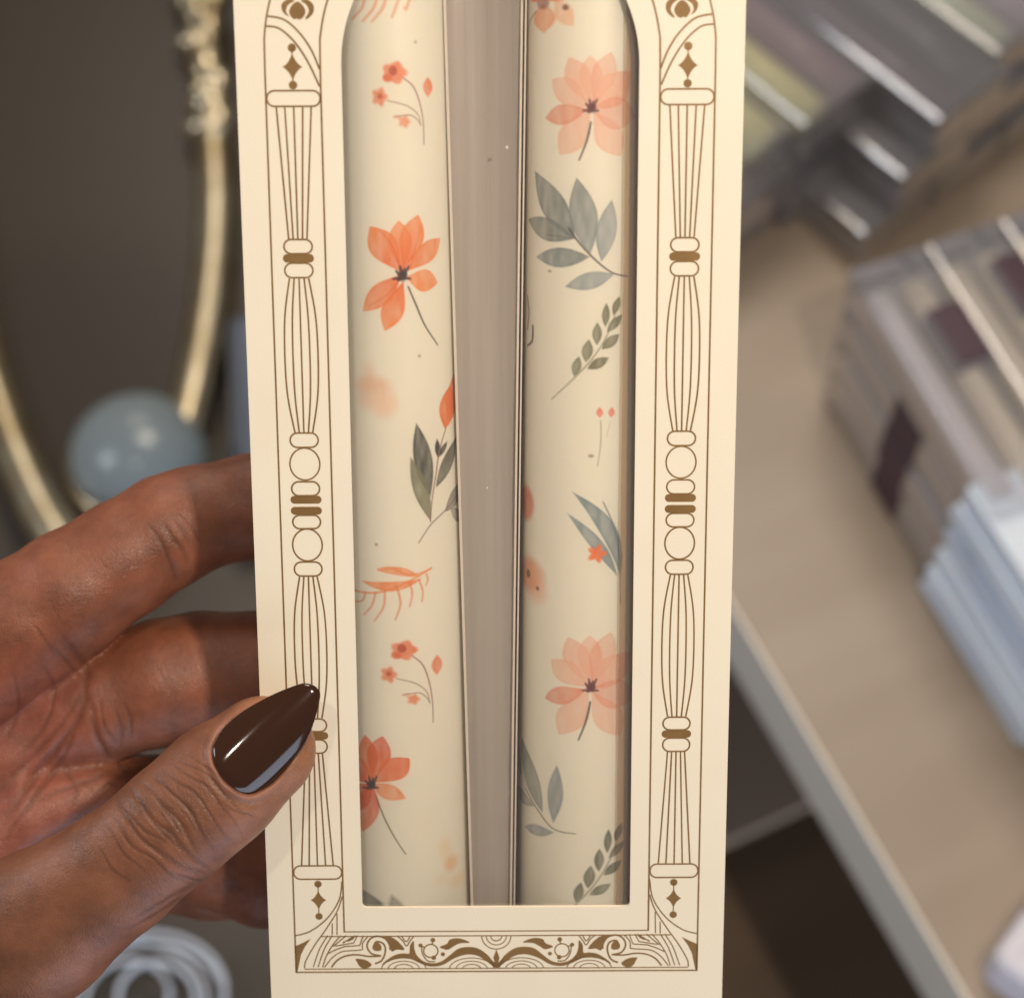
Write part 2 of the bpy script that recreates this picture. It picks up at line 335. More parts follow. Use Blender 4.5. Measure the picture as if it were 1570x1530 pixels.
ft = fn.nodes.new('ShaderNodeTexCoord'); fn.links.new(ft.outputs['Object'], fx.inputs[0]); fn.links.new(fx.outputs[0], fb.inputs['Height'])
for q in fn.nodes:
    if q.bl_idname == 'ShaderNodeBsdfGlossy': fn.links.new(fb.outputs[0], q.inputs['Normal'])
wall('window_film', -WU-5, WU+5, WS-WU-4, WB+4, .78, .86, film)
for (x_, y_, r_) in ((777, 227, .30), (747, 750, .16), (640, 180, .12), (880, 600, .12), (610, 930, .12)):      # first stands in for a glint on the film, the rest dust under it
    bm = bmesh.new(); u_, v_ = uv(x_, y_); bmesh.ops.create_icosphere(bm, subdivisions=2, radius=r_*MM, matrix=Matrix.Translation(bx(u_, v_, 1.2)))
    obj('glint_dust_speck', bm_me(bm, 'glint_dust_speck'), M('glint_lint', (.85, .80, .74), .4), gift)
# divider tray between the candles: raised tapering plastic ridge with pale lips
plast = noise_col(M('taupe_plastic', (.42, .36, .33), .22, 0, .7), (.285, .25, .215), (.47, .425, .38), 26, 4, (7, .12, 1), .25, 300)
lip = M('pale_lip', (.74, .66, .57), .2)
def strip(name, ul, ur, w0, mat, w1=None, v0=-116, v1=100, th=.4):
    V = []
    for v in (v0, v1):
        a, b = ul(v), ur(v)
        V += [bx(a, v, w0), bx(b, v, w0), bx(b, v, w0+th), bx(a, v, w0+th)]
    return obj(name, pydata(name, V, [(0, 1, 5, 4), (1, 2, 6, 5), (2, 3, 7, 6), (3, 0, 4, 7), (0, 3, 2, 1), (4, 5, 6, 7)]), mat, gift)
DL = lambda v: -8.2+(v+79)/162*3.0
DR = lambda v: 6.6-(v+79)/162*2.6
Vd, Fd = [], []; nd = 14          # shallow glossy channel
for v in np.linspace(-116, 100, 60):
    for k in range(nd+1):
        t = k/nd; a, b = DL(v)+.35, DR(v)-.95
        Vd.append(bx(a+(b-a)*t, v, 7.4+1.3*math.sin(math.pi*t)**.6+.25*math.sin(7.5*t+.4)+.10*math.sin(v*.11+2*t)+.05*math.sin(v*.37)))
for i in range(59):
    for k in range(nd): a = i*(nd+1)+k; Fd.append((a, a+1, a+nd+2, a+nd+1))
obj('divider', pydata('divider', Vd, Fd), plast, gift, True)
strip('divider_lip', lambda v: DL(v), lambda v: DL(v)+.5, 7.0, lip, th=3)
strip('divider_lip', lambda v: DR(v)-1.25, lambda v: DR(v)-.85, 7.1, lip, th=3)
strip('divider_lip', lambda v: DR(v)-.5, lambda v: DR(v)-.2, 7.0, lip, th=3)
sidep = clear_mat('tray_film', (.90, .82, .73), .05, .06, .15)  # brown tint carries the mild shadow along the right window edge
strip('tray_flange', lambda v: 24.1-(v+79)/162*.4, lambda v: 28, 1.6, sidep, th=.2)
# ------------------------------------------------------------------ printed border, traced in face millimetres and mirrored
SH_V, SH_F = [], []; _lay = [0]
def lay(): _lay[0] += 1; return -.02-.008*(_lay[0] % 6)
def add_poly(pts, mirror=True):
    for sgn in ((1, -1) if mirror else (1,)):
        w = lay(); b = len(SH_V); SH_V.extend([bx(sgn*u, v, w) for u, v in pts])
        SH_F.append(tuple(range(b, b+len(pts))) if sgn > 0 else tuple(range(b, b+len(pts)))[::-1])
def add_line(pts, wd=.33, closed=False, mirror=True):
    P = np.array(pts, float)
    if closed: T = np.roll(P, -1, 0)-np.roll(P, 1, 0)
    else: T = np.gradient(P, axis=0)
    T /= np.maximum(np.linalg.norm(T, axis=1), 1e-9)[:, None]; N = np.stack([-T[:, 1], T[:, 0]], 1)
    if closed or len(P) > 2:      # mitre
        S = np.roll(P, -1, 0)-P; S /= np.maximum(np.linalg.norm(S, axis=1), 1e-9)[:, None]
        for i in range(len(P)):
            if not closed and i in (0, len(P)-1): continue
            c = abs(S[i-1]@T[i]); N[i] /= max(c, .5)
    wa = np.array(wd)/2 if hasattr(wd, '__len__') else np.full(len(P), wd/2)
    for sgn in ((1, -1) if mirror else (1,)):
        w = lay(); b = len(SH_V); n = len(P)
        for i in range(n):
            for q in (P[i]+N[i]*wa[i], P[i]-N[i]*wa[i]): SH_V.append(bx(sgn*q[0], q[1], w))
        for i in range(n if closed else n-1):
            j = (i+1) % n; f = (b+2*i, b+2*i+1, b+2*j+1, b+2*j); SH_F.append(f if sgn > 0 else f[::-1])
def L(*p): return [uv(x, y) for x, y in p]
def sm(p, n=8, closed=False): return [tuple(q) for q in catmull(p, n, closed)]
# left outlines as u = f(v): straight side lines
UO, UI, UCn = -39.0, -29.9, None
uo = np.mean([uv(417.5, 400)[0], uv(431, 800)[0], uv(452, 1480)[0]]); ui = np.mean([uv(499, 400)[0], uv(511, 800)[0], uv(521, 1200)[0]])
vbot = uv(452, 1490)[1]; vin = uv(640, 1427.5)[1]; vin2 = uv(640, 1434.5)[1]
add_line(sm(L((424, -40), (414, 0), (408, 30), (405, 60)))+[(uo, uv(404, 110)[1]), (uo, vbot)])
add_line(sm(L((520, -40), (502.6, 0), (495, 30), (490.5, 60)))+[(ui, uv(489, 110)[1]), (ui, vin)])
add_line([(uo-.13, vbot), (-uo+.13, vbot)], .28, mirror=False); add_line([(ui-.13, vin), (-ui+.13, vin)], .24, mirror=False)
add_line([(uv(493, 1433)[0], vin2), (-uv(493, 1433)[0], vin2)], .24, mirror=False)
vb2 = uv(600, 1484.5)[1]
add_line([(uv(467, 1482)[0], vb2), (-uv(467, 1482)[0], vb2)], .22, mirror=False)
add_line(sm(L((409, 25), (436, 31), (460, 52), (478, 78.5), (490, 107)))); add_line(sm(L((408, 40.5), (428.5, 44.5), (452, 65.4), (473, 97), (490, 133))))
uc = (uo+ui)/2
def ell(u, v, ru, rv, n=40): return [(u+ru*math.cos(2*math.pi*k/n), v+rv*math.sin(2*math.pi*k/n)) for k in range(n)]
def caps(v0, v1, hw, u=None, fill=False):
    u = uc if u is None else u; r = (v1-v0)/2; vm = (v0+v1)/2; rr = min(r, 1.35)
    p = arc(u+hw-rr, vm-r+rr, rr, -90, 0, 8)+arc(u+hw-rr, vm+r-rr, rr, 0, 90, 8)+arc(u-hw+rr, vm+r-rr, rr, 90, 180, 8)+arc(u-hw+rr, vm-r+rr, rr, 180, 270, 8)
    q = [p[0]]
    for a in p[1:]:
        if math.hypot(a[0]-q[-1][0], a[1]-q[-1][1]) > .03: q.append(a)
    add_poly(q) if fill else add_line(q, .31, True)
def vy(y): return uv(460, y)[1]
def diamond(u, v, hu, hv):
    p = []
    for k in range(4):
        a = [(0, -hv), (hu, 0), (0, hv), (-hu, 0)][k]; b = [(hu, 0), (0, hv), (-hu, 0), (0, -hv)][k]
        for t in np.linspace(0, 1, 8, endpoint=False):
            m = (a[0]*(1-t)**2+b[0]*t*t, a[1]*(1-t)**2+b[1]*t*t)
            mid = (.5*(a[0]+b[0])*.55, .5*(a[1]+b[1])*.55)
            p.append((u+m[0]+2*t*(1-t)*mid[0], v+m[1]+2*t*(1-t)*mid[1]))
    add_poly(p[::-1])
add_poly(ell(uc, vy(73.8), .74, .74)); diamond(uc, vy(103.2), 1.75, 2.45); add_poly(ell(uc, vy(131), .74, .74))
add_line([(uc, vy(75)), (uc, vy(130))], .2)
caps(vy(139.5), vy(163.5), 4.75)
def fan(va, vb, oa, ob, om=None):
    for k in range(5):
        if om is None: add_line([(uc+oa[k], va), (uc+ob[k], vb)], .31)
        else: add_line(sm([(uc+oa[k], va), (uc+om[k]*.80+oa[k]*.2, va+(vb-va)*.24), (uc+om[k], (va+vb)/2), (uc+om[k]*.80+ob[k]*.2, va+(vb-va)*.76), (uc+ob[k], vb)], 8), .31)
W5 = (-3.1, -1.6, 0, 1.6, 3.1); N5 = (-1.65, -.85, 0, .85, 1.65); B5 = (-3.05, -1.55, 0, 1.55, 3.05)
fan(vy(164), vy(366.5), W5, N5)
caps(vy(367.5), vy(389.3), 2.55); caps(vy(389.8), vy(402.8), 2.8, fill=True); caps(vy(403.8), vy(426), 2.55)
fan(vy(427), vy(663), (-1.75, -.9, 0, .9, 1.75), N5, B5)
caps(vy(664), vy(686), 2.6); add_line(ell(uc, vy(711.5), 2.78, vy(736)/1-vy(711.5)), .28, True)
caps(vy(738.5), vy(760), 2.6); caps(vy(760), vy(772.2), 2.9, fill=True); caps(vy(777), vy(789), 2.9, fill=True)
caps(vy(789.8), vy(810.5), 2.6); add_line(ell(uc, vy(835.5), 2.78, vy(860)-vy(835.5)), .31, True); caps(vy(861.5), vy(883), 2.6)
fan(vy(884), vy(1101), N5, (-1.75, -.9, 0, .9, 1.75), B5)
caps(vy(1102), vy(1121.5), 2.6); caps(vy(1122), vy(1133.5), 2.85, fill=True); caps(vy(1134), vy(1154.5), 2.6)
fan(vy(1155), vy(1326), N5, W5)
caps(vy(1327), vy(1347.5), 4.7)
add_poly(ell(uc, vy(1355), .72, .72)); diamond(uc, vy(1379.5), 1.55, 2.1); add_poly(ell(uc, vy(1404.5), .72, .72)); add_line([(uc, vy(1355)), (uc, vy(1403))], .2)
add_line(sm(L((524.5, 1350), (520, 1379), (502, 1407), (476, 1427), (452.5, 1434))), .26)
add_line(sm(L((524.8, 1373.6), (517, 1396.5), (499.4, 1424.6), (481.5, 1450), (468.8, 1473), (467, 1484))), .26)
# shell motif under the upper corner
def Z(pts, k=3.82, ox=350, oy=0): return L(*[(ox+x/k, oy+y/k) for x, y in pts])
add_poly(sm(Z([(405, 12), (436, 34), (452, 70), (438, 104), (415, 117), (402, 110), (388, 115), (370, 102), (357, 70), (373, 34)]), 5, True)[::-1])
add_poly(sm(Z([(388, 5), (345, 0), (312, 30), (322, 75), (355, 98), (338, 68), (350, 32)]), 5, True)[::-1])
add_poly(sm(Z([(425, 5), (462, 0), (498, 30), (498, 75), (470, 108), (450, 112), (472, 70), (458, 32)]), 5, True)[::-1])
# scroll band along the bottom, coordinates read off an enlargement of its left half
def Q(pts): return Z(pts, 4.7576, 430, 1400)
lw = .24
for ps in ([(378, 72), (378, 155)], [(413, 0), (413, 155)]): add_line(Q(ps), lw)
for ps in ([(345, 160), (285, 260), (240, 390)], [(378, 160), (320, 260), (275, 390)], [(440, 160), (385, 225), (335, 310), (308, 392)]): add_line(sm(Q(ps)), lw)
add_poly(Q([(103, 240), (160, 215), (222, 183), (180, 240), (150, 300), (125, 425), (110, 425)])[::-1])
add_line(Q([(455, 215), (545, 160)]), lw); add_poly(Q([(452, 208), (548, 163), (530, 188), (500, 202)])[::-1])
add_line(Q([(400, 237), (535, 214), (562, 160)]), lw); add_line(Q([(480, 160), (385, 240)]), lw)
add_line(Q([(350, 290), (400, 265), (470, 240), (578, 232), (605, 160)]), lw)
add_line(sm(Q([(322, 392), (380, 320), (450, 278), (560, 268), (600, 262)])), lw); add_line(sm(Q([(600, 262), (600, 215), (640, 165)])), lw)
add_line(sm(Q([(372, 392), (415, 340), (480, 308), (560, 300), (650, 312), (735, 308)])), [lw]*14+[.45]*20+[lw]*7 if False else .34)
add_line(sm(Q([(735, 308), (665, 292), (632, 240), (650, 190), (700, 165), (760, 180), (795, 225), (800, 265)])), .36)
add_line(sm(Q([(680, 240), (700, 205), (745, 215), (765, 250), (760, 300), (735, 345), (690, 365)])), .36)
add_poly(sm(Q([(672, 240), (690, 215), (715, 212), (735, 235), (735, 265), (708, 272), (680, 265)]), 5, True)[::-1])
add_poly(sm(Q([(550, 330), (610, 335), (650, 355), (665, 375), (640, 395), (610, 402), (578, 385), (560, 355)]), 4, True)[::-1])
add_poly(sm(Q([(720, 162), (800, 168), (860, 205), (905, 262), (850, 262), (810, 275), (800, 225), (770, 190)]), 4, True)[::-1])
add_line(sm(Q([(850, 162), (890, 195), (920, 235), (945, 200), (975, 162)])), lw); add_line(sm(Q([(885, 165), (918, 205), (945, 165)])), lw)
add_poly(sm(Q([(972, 200), (945, 235), (940, 290), (900, 290), (840, 300), (780, 335), (740, 372), (800, 345), (880, 320), (950, 330), (1010, 358), (1090, 385), (1180, 375), (1270, 325), (1360, 298), (1440, 308), (1500, 345), (1565, 392), (1567, 380), (1520, 310), (1450, 258), (1380, 243), (1300, 255), (1240, 300), (1180, 345), (1120, 362), (1050, 350), (1000, 310), (978, 260)]), 4, True)[::-1])
add_line(ell(*uv(430+1097/4.7576, 1400+272/4.7576), 1.42, 1.42, 28), .26, True)
for (x, y, r) in ((1112, 193, .48), (1022, 232, .42), (1185, 296, .42), (1118, 322, .48)): add_poly(ell(*uv(430+x/4.7576, 1400+y/4.7576), r, r, 16))
add_line(Q([(1112, 193), (1108, 220)]), .26); add_line(Q([(1022, 232), (1050, 245)]), .26)
add_line(sm(Q([(1030, 230), (1035, 290), (1075, 345), (1130, 350)])), lw)
add_poly(sm(Q([(1162, 242), (1215, 220), (1235, 190), (1290, 180), (1340, 190), (1380, 212), (1310, 216), (1260, 240), (1225, 262), (1190, 258)]), 4, True)[::-1])
for (x, rs) in ((900, (55, 92, 130)), (1395, (55, 92, 130))):
    for r in rs: add_line([uv(430+(x+r*1.25*math.cos(t))/4.7576, 1400+(404-r*.62*math.sin(t))/4.7576) for t in np.linspace(.02, math.pi-.02, 20)], .19)
cxm = 0.0; vq = vin2
for r in (1.1, 2.0, 2.9): add_line([(r*math.cos(t), vq+r*math.sin(t)) for t in np.linspace(0, math.pi, 26)], .22, mirror=False)
add_poly([(0, vq+2.9), (.62, vq+4.8), (0, vq+7.0), (-.62, vq+4.8)], False)
add_poly([(0, vq+7.2), (.0, vq+6.1), (-1.1, vq+5.2), (-1.9, vq+4.0)][::1], True)
obj('printed_border', pydata('printed_border', SH_V, SH_F), ink, gift)
# ------------------------------------------------------------------ candles with painted flowers
def radius(v, side): 
    t = (v+79)/162
    return (11.6+2.7*t) if side < 0 else (11.9+2.2*t)
AX = {-1: -18.7, 1: 18.15}
def WAX_(v, side): return radius(v, side)+1.35
def to_sh(px, py, side):
    d = MB.T @ np.array([(px-CX)/F_PX, (py-CY)/F_PX, 1.]); o = -(MB.T@TB); R_ = 11.
    WA = R_+1.35
    for _ in range(6):
        qx, qz = o[0]-AX[side], o[2]-WA
        A = d[0]**2+d[2]**2; B = 2*(qx*d[0]+qz*d[2]); Cc = qx*qx+qz*qz-R_*R_
        D = B*B-4*A*Cc
        t = (-B-math.sqrt(max(D, 0)))/(2*A)
        p = o+d*t; R_ = radius(p[1], side); WA = R_+1.35
    ang = math.atan2(p[0]-AX[side], WA-p[2])
    return ang*11.5, p[1]
class Paint:
    def __init__(s, side, S, V):
        s.side = side; s.S = S; s.V = V; s.col = np.empty(S.shape+(3,), np.float32); s.col[:] = (.83, .80, .68)
        g = np.random.rand(90, 60); s.n = lambda: None
        ii = (V-V.min())/(V.max()-V.min())*88; jj = (S-S.min())/(S.max()-S.min())*58
        i0 = ii.astype(int); j0 = jj.astype(int); fi = ii-i0; fj = jj-j0
        s.noise = (g[i0, j0]*(1-fi)*(1-fj)+g[i0+1, j0]*fi*(1-fj)+g[i0, j0+1]*(1-fi)*fj+g[i0+1, j0+1]*fi*fj)
    def T(s, pts): return np.array([to_sh(x, y, s.side) for x, y in pts])
    def win(s, lo, hi):
        r0 = np.searchsorted(s.V[:, 0], lo[1]); r1 = np.searchsorted(s.V[:, 0], hi[1]); c0 = np.searchsorted(s.S[0], lo[0]); c1 = np.searchsorted(s.S[0], hi[0])
        return slice(max(r0-1, 0), r1+1), slice(max(c0-1, 0), c1+1)
    def mix(s, w, a, col): 
        a = a[..., None]; s.col[w] = s.col[w]*(1-a)+np.array(col, np.float32)*a
    def leaf(s, b, t, hw, col, soft=.30, op=.85, peak=.5, tipcol=None, bend=0):
        """petal or leaf from pixel b to pixel t, half width hw px"""
        (x0, y0), (x1, y1) = s.T([b, t]); hw = hw*.123; Ln = math.hypot(x1-x0, y1-y0); ex, ey = (x1-x0)/Ln, (y1-y0)/Ln
        m = hw+abs(bend)*.123+soft*2
        w = s.win((min(x0, x1)-m, min(y0, y1)-m), (max(x0, x1)+m, max(y0, y1)+m))
        X = s.S[w]-x0; Y = s.V[w]-y0; tt = (X*ex+Y*ey)/Ln; nn = (-X*ey+Y*ex)-bend*.123*4*tt*(1-tt)
        tc = np.clip(tt, 0, 1); k = math.log(.5)/math.log(peak) if peak != .5 else 1
        pr = hw*np.sin(math.pi*tc**k)**.95
        d = pr-np.abs(nn); d = np.where((tt < 0)|(tt > 1), -1., d)
        a = np.clip(d/soft+.3, 0, 1)*op*(.80+.35*s.noise[w]); rim = np.exp(-((d-soft*.6)/.25)**2)*.12
        a = np.clip(a+rim*(a > .05), 0, 1)
        c = np.array(col)
        if tipcol is not None:
            q = np.clip(tc, 0, 1)[..., None]; cc_ = c*(1-q)+np.array(tipcol)*q
            s.col[w] = s.col[w]*(1-a[..., None])+cc_.astype(np.float32)*a[..., None]
        else: s.mix(w, a, col)
    def stem(s, pts, wd, col, op=.85, soft=.14):
        P = catmull(s.T(pts), 8); wd = wd*.123
        w = s.win(P.min(0)-wd-1, P.max(0)+wd+1); X, Y = s.S[w], s.V[w]; D = np.full(X.shape, 99.)
        n = len(P)-1
        for i in range(n):
            a, b = P[i], P[i+1]; e = b-a; l2 = max(e@e, 1e-9); t = np.clip(((X-a[0])*e[0]+(Y-a[1])*e[1])/l2, 0, 1)
            hw = wd*.5*(1-.45*abs((i+.5)/n-.35))
            D = np.minimum(D, np.hypot(X-a[0]-t*e[0], Y-a[1]-t*e[1])-hw)
        s.mix(w, np.clip(.5-D/soft, 0, 1)*op, col)
    def dot(s, p, rx, ry, col, op=.8, soft=.35, lob=0):
        (x0, y0), = s.T([p]); rx *= .123; ry *= .123; m = max(rx, ry)+soft*2
        w = s.win((x0-m, y0-m), (x0+m, y0+m)); X = (s.S[w]-x0)/rx; Y = (s.V[w]-y0)/ry
        r = np.hypot(X, Y)-lob*np.cos(5*np.arctan2(Y, X)); a = np.clip((1-r)*min(rx, ry)/soft+.5, 0, 1)*op*(.85+.3*s.noise[w])
        s.mix(w, np.clip(a, 0, 1), col)
    def anthers(s, p, col, k=1.):
        k *= 1.18
        for dx, dy in ((-12, 4), (-8, -6), (-3, -12), (3, -9), (8, -12), (0, 0), (5, -2), (-5, 6), (10, 4)): s.stem([(p[0]+dx*.2*k, p[1]+dy*.2*k+3), (p[0]+dx*k, p[1]+dy*k)], 4.0*k, col, .85)
        s.dot(p, 6*k, 7*k, col, .8, .4)
OR, OD, OL = (.78, .20, .055), (.72, .13, .04), (.84, .30, .09)
PKc, PKd = (.82, .47, .33), (.76, .31, .19)
GG, GB, OLV, DKc = (.215, .25, .235), (.25, .30, .325), (.21, .21, .125), (.055, .06, .055)
PUR = (.16, .06, .07)
def art_left(p):
    for x, tx, ty in ((548, 540, 30), (566, 556, 33), (580, 570, 34), (600, 601, 27), (617, 620, 12)): p.stem([(x+12, -4), (x+6, 14), (tx, ty)], 5, (.75, .28, .13), .6)
    p.stem([(520, 0), (560, -5), (640, -12)], 8, OR, .7)
    for ox, oy in ((0, 0), (14, 885)):
        p.dot((605+ox, 112+oy), 17, 15, OR, .8, .5, .12); p.dot((602+ox, 109+oy), 6, 7, (.45, .07, .03), .8); p.dot((594+ox, 120+oy), 7, 6, OD, .6)
        p.dot((582+ox, 149+oy), 10, 12, OR, .8, .6, .15); p.dot((582+ox, 148+oy), 4, 4, (.5, .08, .03), .7); p.leaf((656+ox, 118+oy), (656+ox, 150+oy), 9, OR, .5, .8)
        p.dot((620+ox, 187+oy), 8, 8, OR, .7, .6, .12); p.dot((609+ox, 180+oy), 5, 3, OR, .4, .5)
        p.stem([(618+ox, 120+oy), (634+ox, 134+oy), (644+ox, 160+oy), (649+ox, 190+oy), (650+ox, 222+oy)], 2.6, (.34, .18, .16), .8)
        p.stem([(594+ox, 155+oy), (622+ox, 162+oy), (640+ox, 175+oy), (645+ox, 192+oy)], 2.3, (.34, .22, .17), .7); p.stem([(604+ox, 180+oy), (628+ox, 177+oy), (640+ox, 184+oy), (645+ox, 193+oy)], 2.3, (.34, .22, .17), .7)
    c = (617, 420)
    p.leaf(c, (556, 478), 16, OR, tipcol=OL, peak=.55); p.leaf((620, 428), (590, 508), 16, OR, tipcol=OL, peak=.6)
    p.leaf((622, 425), (671, 434), 17, OL, tipcol=OL, peak=.55); p.leaf(c, (675, 365), 15, OR, tipcol=OL, peak=.62)
    p.leaf(c, (567, 347), 21, OR, tipcol=OL, peak=.6); p.leaf(c, (611, 338), 17, OR, tipcol=OL, peak=.6); p.leaf(c, (641, 329), 18, OR, tipcol=OL, peak=.62)
    p.stem([c, (600, 375), (580, 352)], 2, OD, .5); p.stem([c, (634, 390), (645, 345)], 2, OD, .5); p.stem([c, (596, 450), (565, 470)], 2, OD, .5)
    p.anthers((617, 423), (.06, .03, .03)); p.stem([(626, 440), (638, 468), (652, 500), (671, 529)], 3.2, (.13, .12, .10), .9)
    p.dot((572, 590), 22, 12, (.80, .42, .22), .55, 1.6); p.dot((560, 606), 12, 20, (.78, .45, .27), .4, 1.8); p.dot((588, 618), 18, 22, (.86, .50, .32), .5, 1.8); p.dot((566, 572), 9, 14, (.83, .5, .3), .4, 1.5)
    p.leaf((686, 655), (700, 562), 16, OR, op=.8); p.leaf((682, 658), (690, 590), 17, OR, tipcol=OR, op=.95)
    p.leaf((704, 560), (708, 650), 9, (.55, .20, .12), op=.7)
    p.leaf((660, 762), (638, 648), 14, (.10, .10, .08), op=.92); p.leaf((661, 800), (629, 700), 11, (.22, .22, .13), op=.85)
    p.leaf((668, 748), (700, 668), 12, (.13, .13, .10), op=.85); p.leaf((672, 703), (670, 672), 5, DKc, op=.9); p.leaf((671, 702), (686, 676), 5, DKc, op=.9)
    p.leaf((682, 785), (708, 735), 13, (.20, .20, .16), op=.8); p.leaf((690, 778), (708, 800), 9, (.24, .24, .19), op=.7)
    p.stem([(684, 655), (674, 690), (668, 730), (662, 770), (660, 800)], 2.6, (.30, .16, .12), .85); p.stem([(700, 760), (680, 785), (660, 805), (642, 832)], 2.6, (.25, .17, .17), .85)
    p.stem([(580, 873), (600, 871), (630, 882), (660, 872)], 5, OL, .7); p.leaf((578, 875), (645, 885), 7, OL, op=.75, bend=-6); p.leaf((553, 889), (648, 886), 8, OL, op=.85, bend=9)
    p.stem([(540, 904), (570, 909), (600, 903), (640, 884), (662, 870)], 3.5, OL, .8)
    for a, b, cc_ in (((560, 908), (556, 920), (546, 922)), ((576, 908), (570, 928), (558, 942)), ((590, 905), (588, 930), (574, 952)), ((608, 898), (614, 925), (606, 950)), ((628, 892), (632, 910), (628, 930)), ((642, 888), (648, 905), (647, 922)), ((654, 880), (656, 888), (653, 897))): p.stem([a, b, cc_], 3.6, (.75, .25, .10), .65)
    c = (570, 1201)
    p.leaf(c, (528, 1150), 20, OD, tipcol=OR); p.leaf(c, (560, 1126), 15, OR, tipcol=OR, peak=.6); p.leaf(c, (587, 1128), 17, OR, tipcol=OD, peak=.62); p.leaf(c, (628, 1162), 19, OR, tipcol=OR, peak=.62)
    p.leaf(c, (623, 1224), 14, OL, tipcol=OL, op=.75, soft=.5); p.leaf(c, (556, 1275), 18, OD, tipcol=OR, op=.8); p.leaf(c, (530, 1240), 20, OD)
    p.anthers((569, 1203), (.07, .05, .05), .9); p.stem([(578, 1225), (590, 1255), (606, 1285), (622, 1309)], 2.5, (.16, .15, .10), .85)
    p.dot((692, 1322), 11, 13, (.82, .42, .16), .6, 1.4); p.dot((683, 1300), 9, 16, (.85, .58, .28), .4, 1.6); p.dot((702, 1348), 14, 12, (.85, .52, .28), .4, 1.8); p.dot((676, 1348), 9, 9, (.85, .55, .3), .3, 1.6)
    p.leaf((590, 1425), (556, 1362), 20, (.12, .13, .10), .8, .7); p.leaf((618, 1420), (600, 1370), 12, (.16, .17, .13), .9, .6)
    for q in ((637, 65), (643, 546), (577, 835)): p.dot(q, 2.6, 2.6, (.35, .2, .15), .6, .25)
def art_right(p):
    p.leaf((832, 5), (834, 52), 24, OL, .9, .7); p.leaf((850, 0), (880, 42), 15, (.85, .40, .18), .9, .5); p.dot((832, 4), 13, 10, (.30, .10, .08), .8, .6); p.dot((867, 12), 5, 4, (.12, .06, .05), .8); p.leaf((835, 0), (812, -40), 25, OR, .6, .8); p.leaf((835, 0), (865, -40), 25, OR, .6, .8)
    p.stem([(822, 18), (812, 36), (808, 70)], 3, (.2, .17, .13), .7)
    for oy in (0, 888):
        c = (908 if oy == 0 else 905, 167+oy)
        g = lambda x, y: (x if oy == 0 else x-1, y+oy)
        p.leaf(c, g(858, 238), 21, PKc, .35, .62, .6); p.leaf(c, g(952, 240), 21, PKc, .35, .62, .6); p.leaf(c, g(846, 122), 19, PKc, .35, .65, .6); p.leaf(c, g(872, 88), 19, PKc, .35, .7, .62)
        p.leaf(c, g(905, 85), 17, PKc, .35, .6, .62); p.leaf(c, g(938, 80), 18, PKd, .35, .45, .62); p.leaf(c, g(968, 110), 24, PKc, .4, .8); p.leaf(c, g(975, 180), 24, PKd, .4, .5)
        p.leaf(c, g(836, 182), 15, PKd, .35, .75, .6)
        p.anthers(g(907, 166), PUR, .9); p.stem([g(906, 188), g(900, 215), g(888, 246)], 3.2, (.08, .07, .06), .9)
    B = GB
    p.leaf((882, 366), (820, 262), 21, GG, tipcol=GG); p.leaf((905, 390), (884, 272), 20, B, tipcol=GG, op=.75); p.leaf((922, 402), (938, 306), 15, B, op=.7); p.leaf((882, 366), (810, 336), 17, GG)
    p.leaf((905, 394), (822, 394), 15, GG, tipcol=B); p.leaf((942, 420), (866, 440), 13, B, tipcol=B, op=.7)
    p.stem([(872, 350), (886, 370), (912, 398), (938, 418), (962, 424)], 3.2, (.12, .10, .09), .85); p.stem([(838, 360), (882, 366)], 2, (.15, .15, .12), .5)
    def sprig(dx, dy, col, op):
        q = lambda x, y: (x+dx, y+dy)
        p.stem([q(846, 612), q(880, 580), q(912, 545), q(935, 505), q(950, 458)], 2.4, col, op*.8)
        for a, b, h in (((880, 578), (888, 546), 7), ((898, 556), (903, 520), 8), ((915, 530), (916, 494), 7), ((928, 502), (930, 464), 6), ((940, 484), (950, 454), 6), ((900, 566), (934, 548), 8), ((922, 536), (950, 512), 8), ((930, 510), (954, 482), 7)): p.leaf(q(*a), q(*b), h, col, op=op)
    sprig(0, 0, OLV, .85); sprig(3, 806, (.19, .20, .14), .85)
    p.leaf((920, 641), (919, 624), 5, (.82, .25, .16), .3, .8); p.leaf((937, 641), (938, 624), 5, (.82, .25, .16), .3, .75); p.stem([(921, 645), (921, 680), (916, 715)], 1.9, (.35, .28, .22), .7); p.stem([(936, 645), (930, 670)], 1.6, (.4, .35, .3), .4); p.dot((906, 699), 4, 2.5, (.2, .15, .12), .7, .3)
    BL = (.27, .33, .34)
    p.leaf((951, 885), (876, 753), 12, BL, op=.85, bend=18, tipcol=(.24, .30, .32)); p.leaf((947, 884), (869, 786), 9, BL, op=.85, bend=6); p.stem([(925, 770), (942, 810), (950, 860), (951, 925)], 3, (.20, .23, .24), .7)
    p.dot((915, 849), 11, 12, (.85, .22, .07), .9, .5, .25)
    p.dot((812, 880), 30, 27, (.78, .30, .12), .7, 1.8); p.dot((822, 905), 18, 20, (.82, .36, .18), .45, 2.0); p.dot((810, 879), 5, 7, (.15, .08, .05), .85); p.dot((824, 902), 3.2, 3.2, (.15, .08, .05), .85)
    p.dot((806, 770), 22, 28, (.72, .20, .08), .8, 1.0); p.stem([(809, 455), (811, 480), (809, 505)], 5, (.15, .10, .09), .7); p.stem([(817, 500), (816, 522), (809, 530)], 5, (.05, .04, .05), .85); p.dot((843, 416), 3, 2, (.2, .13, .1), .7, .25); p.stem([(800, 515), (798, 535)], 3, (.15, .1, .1), .6)
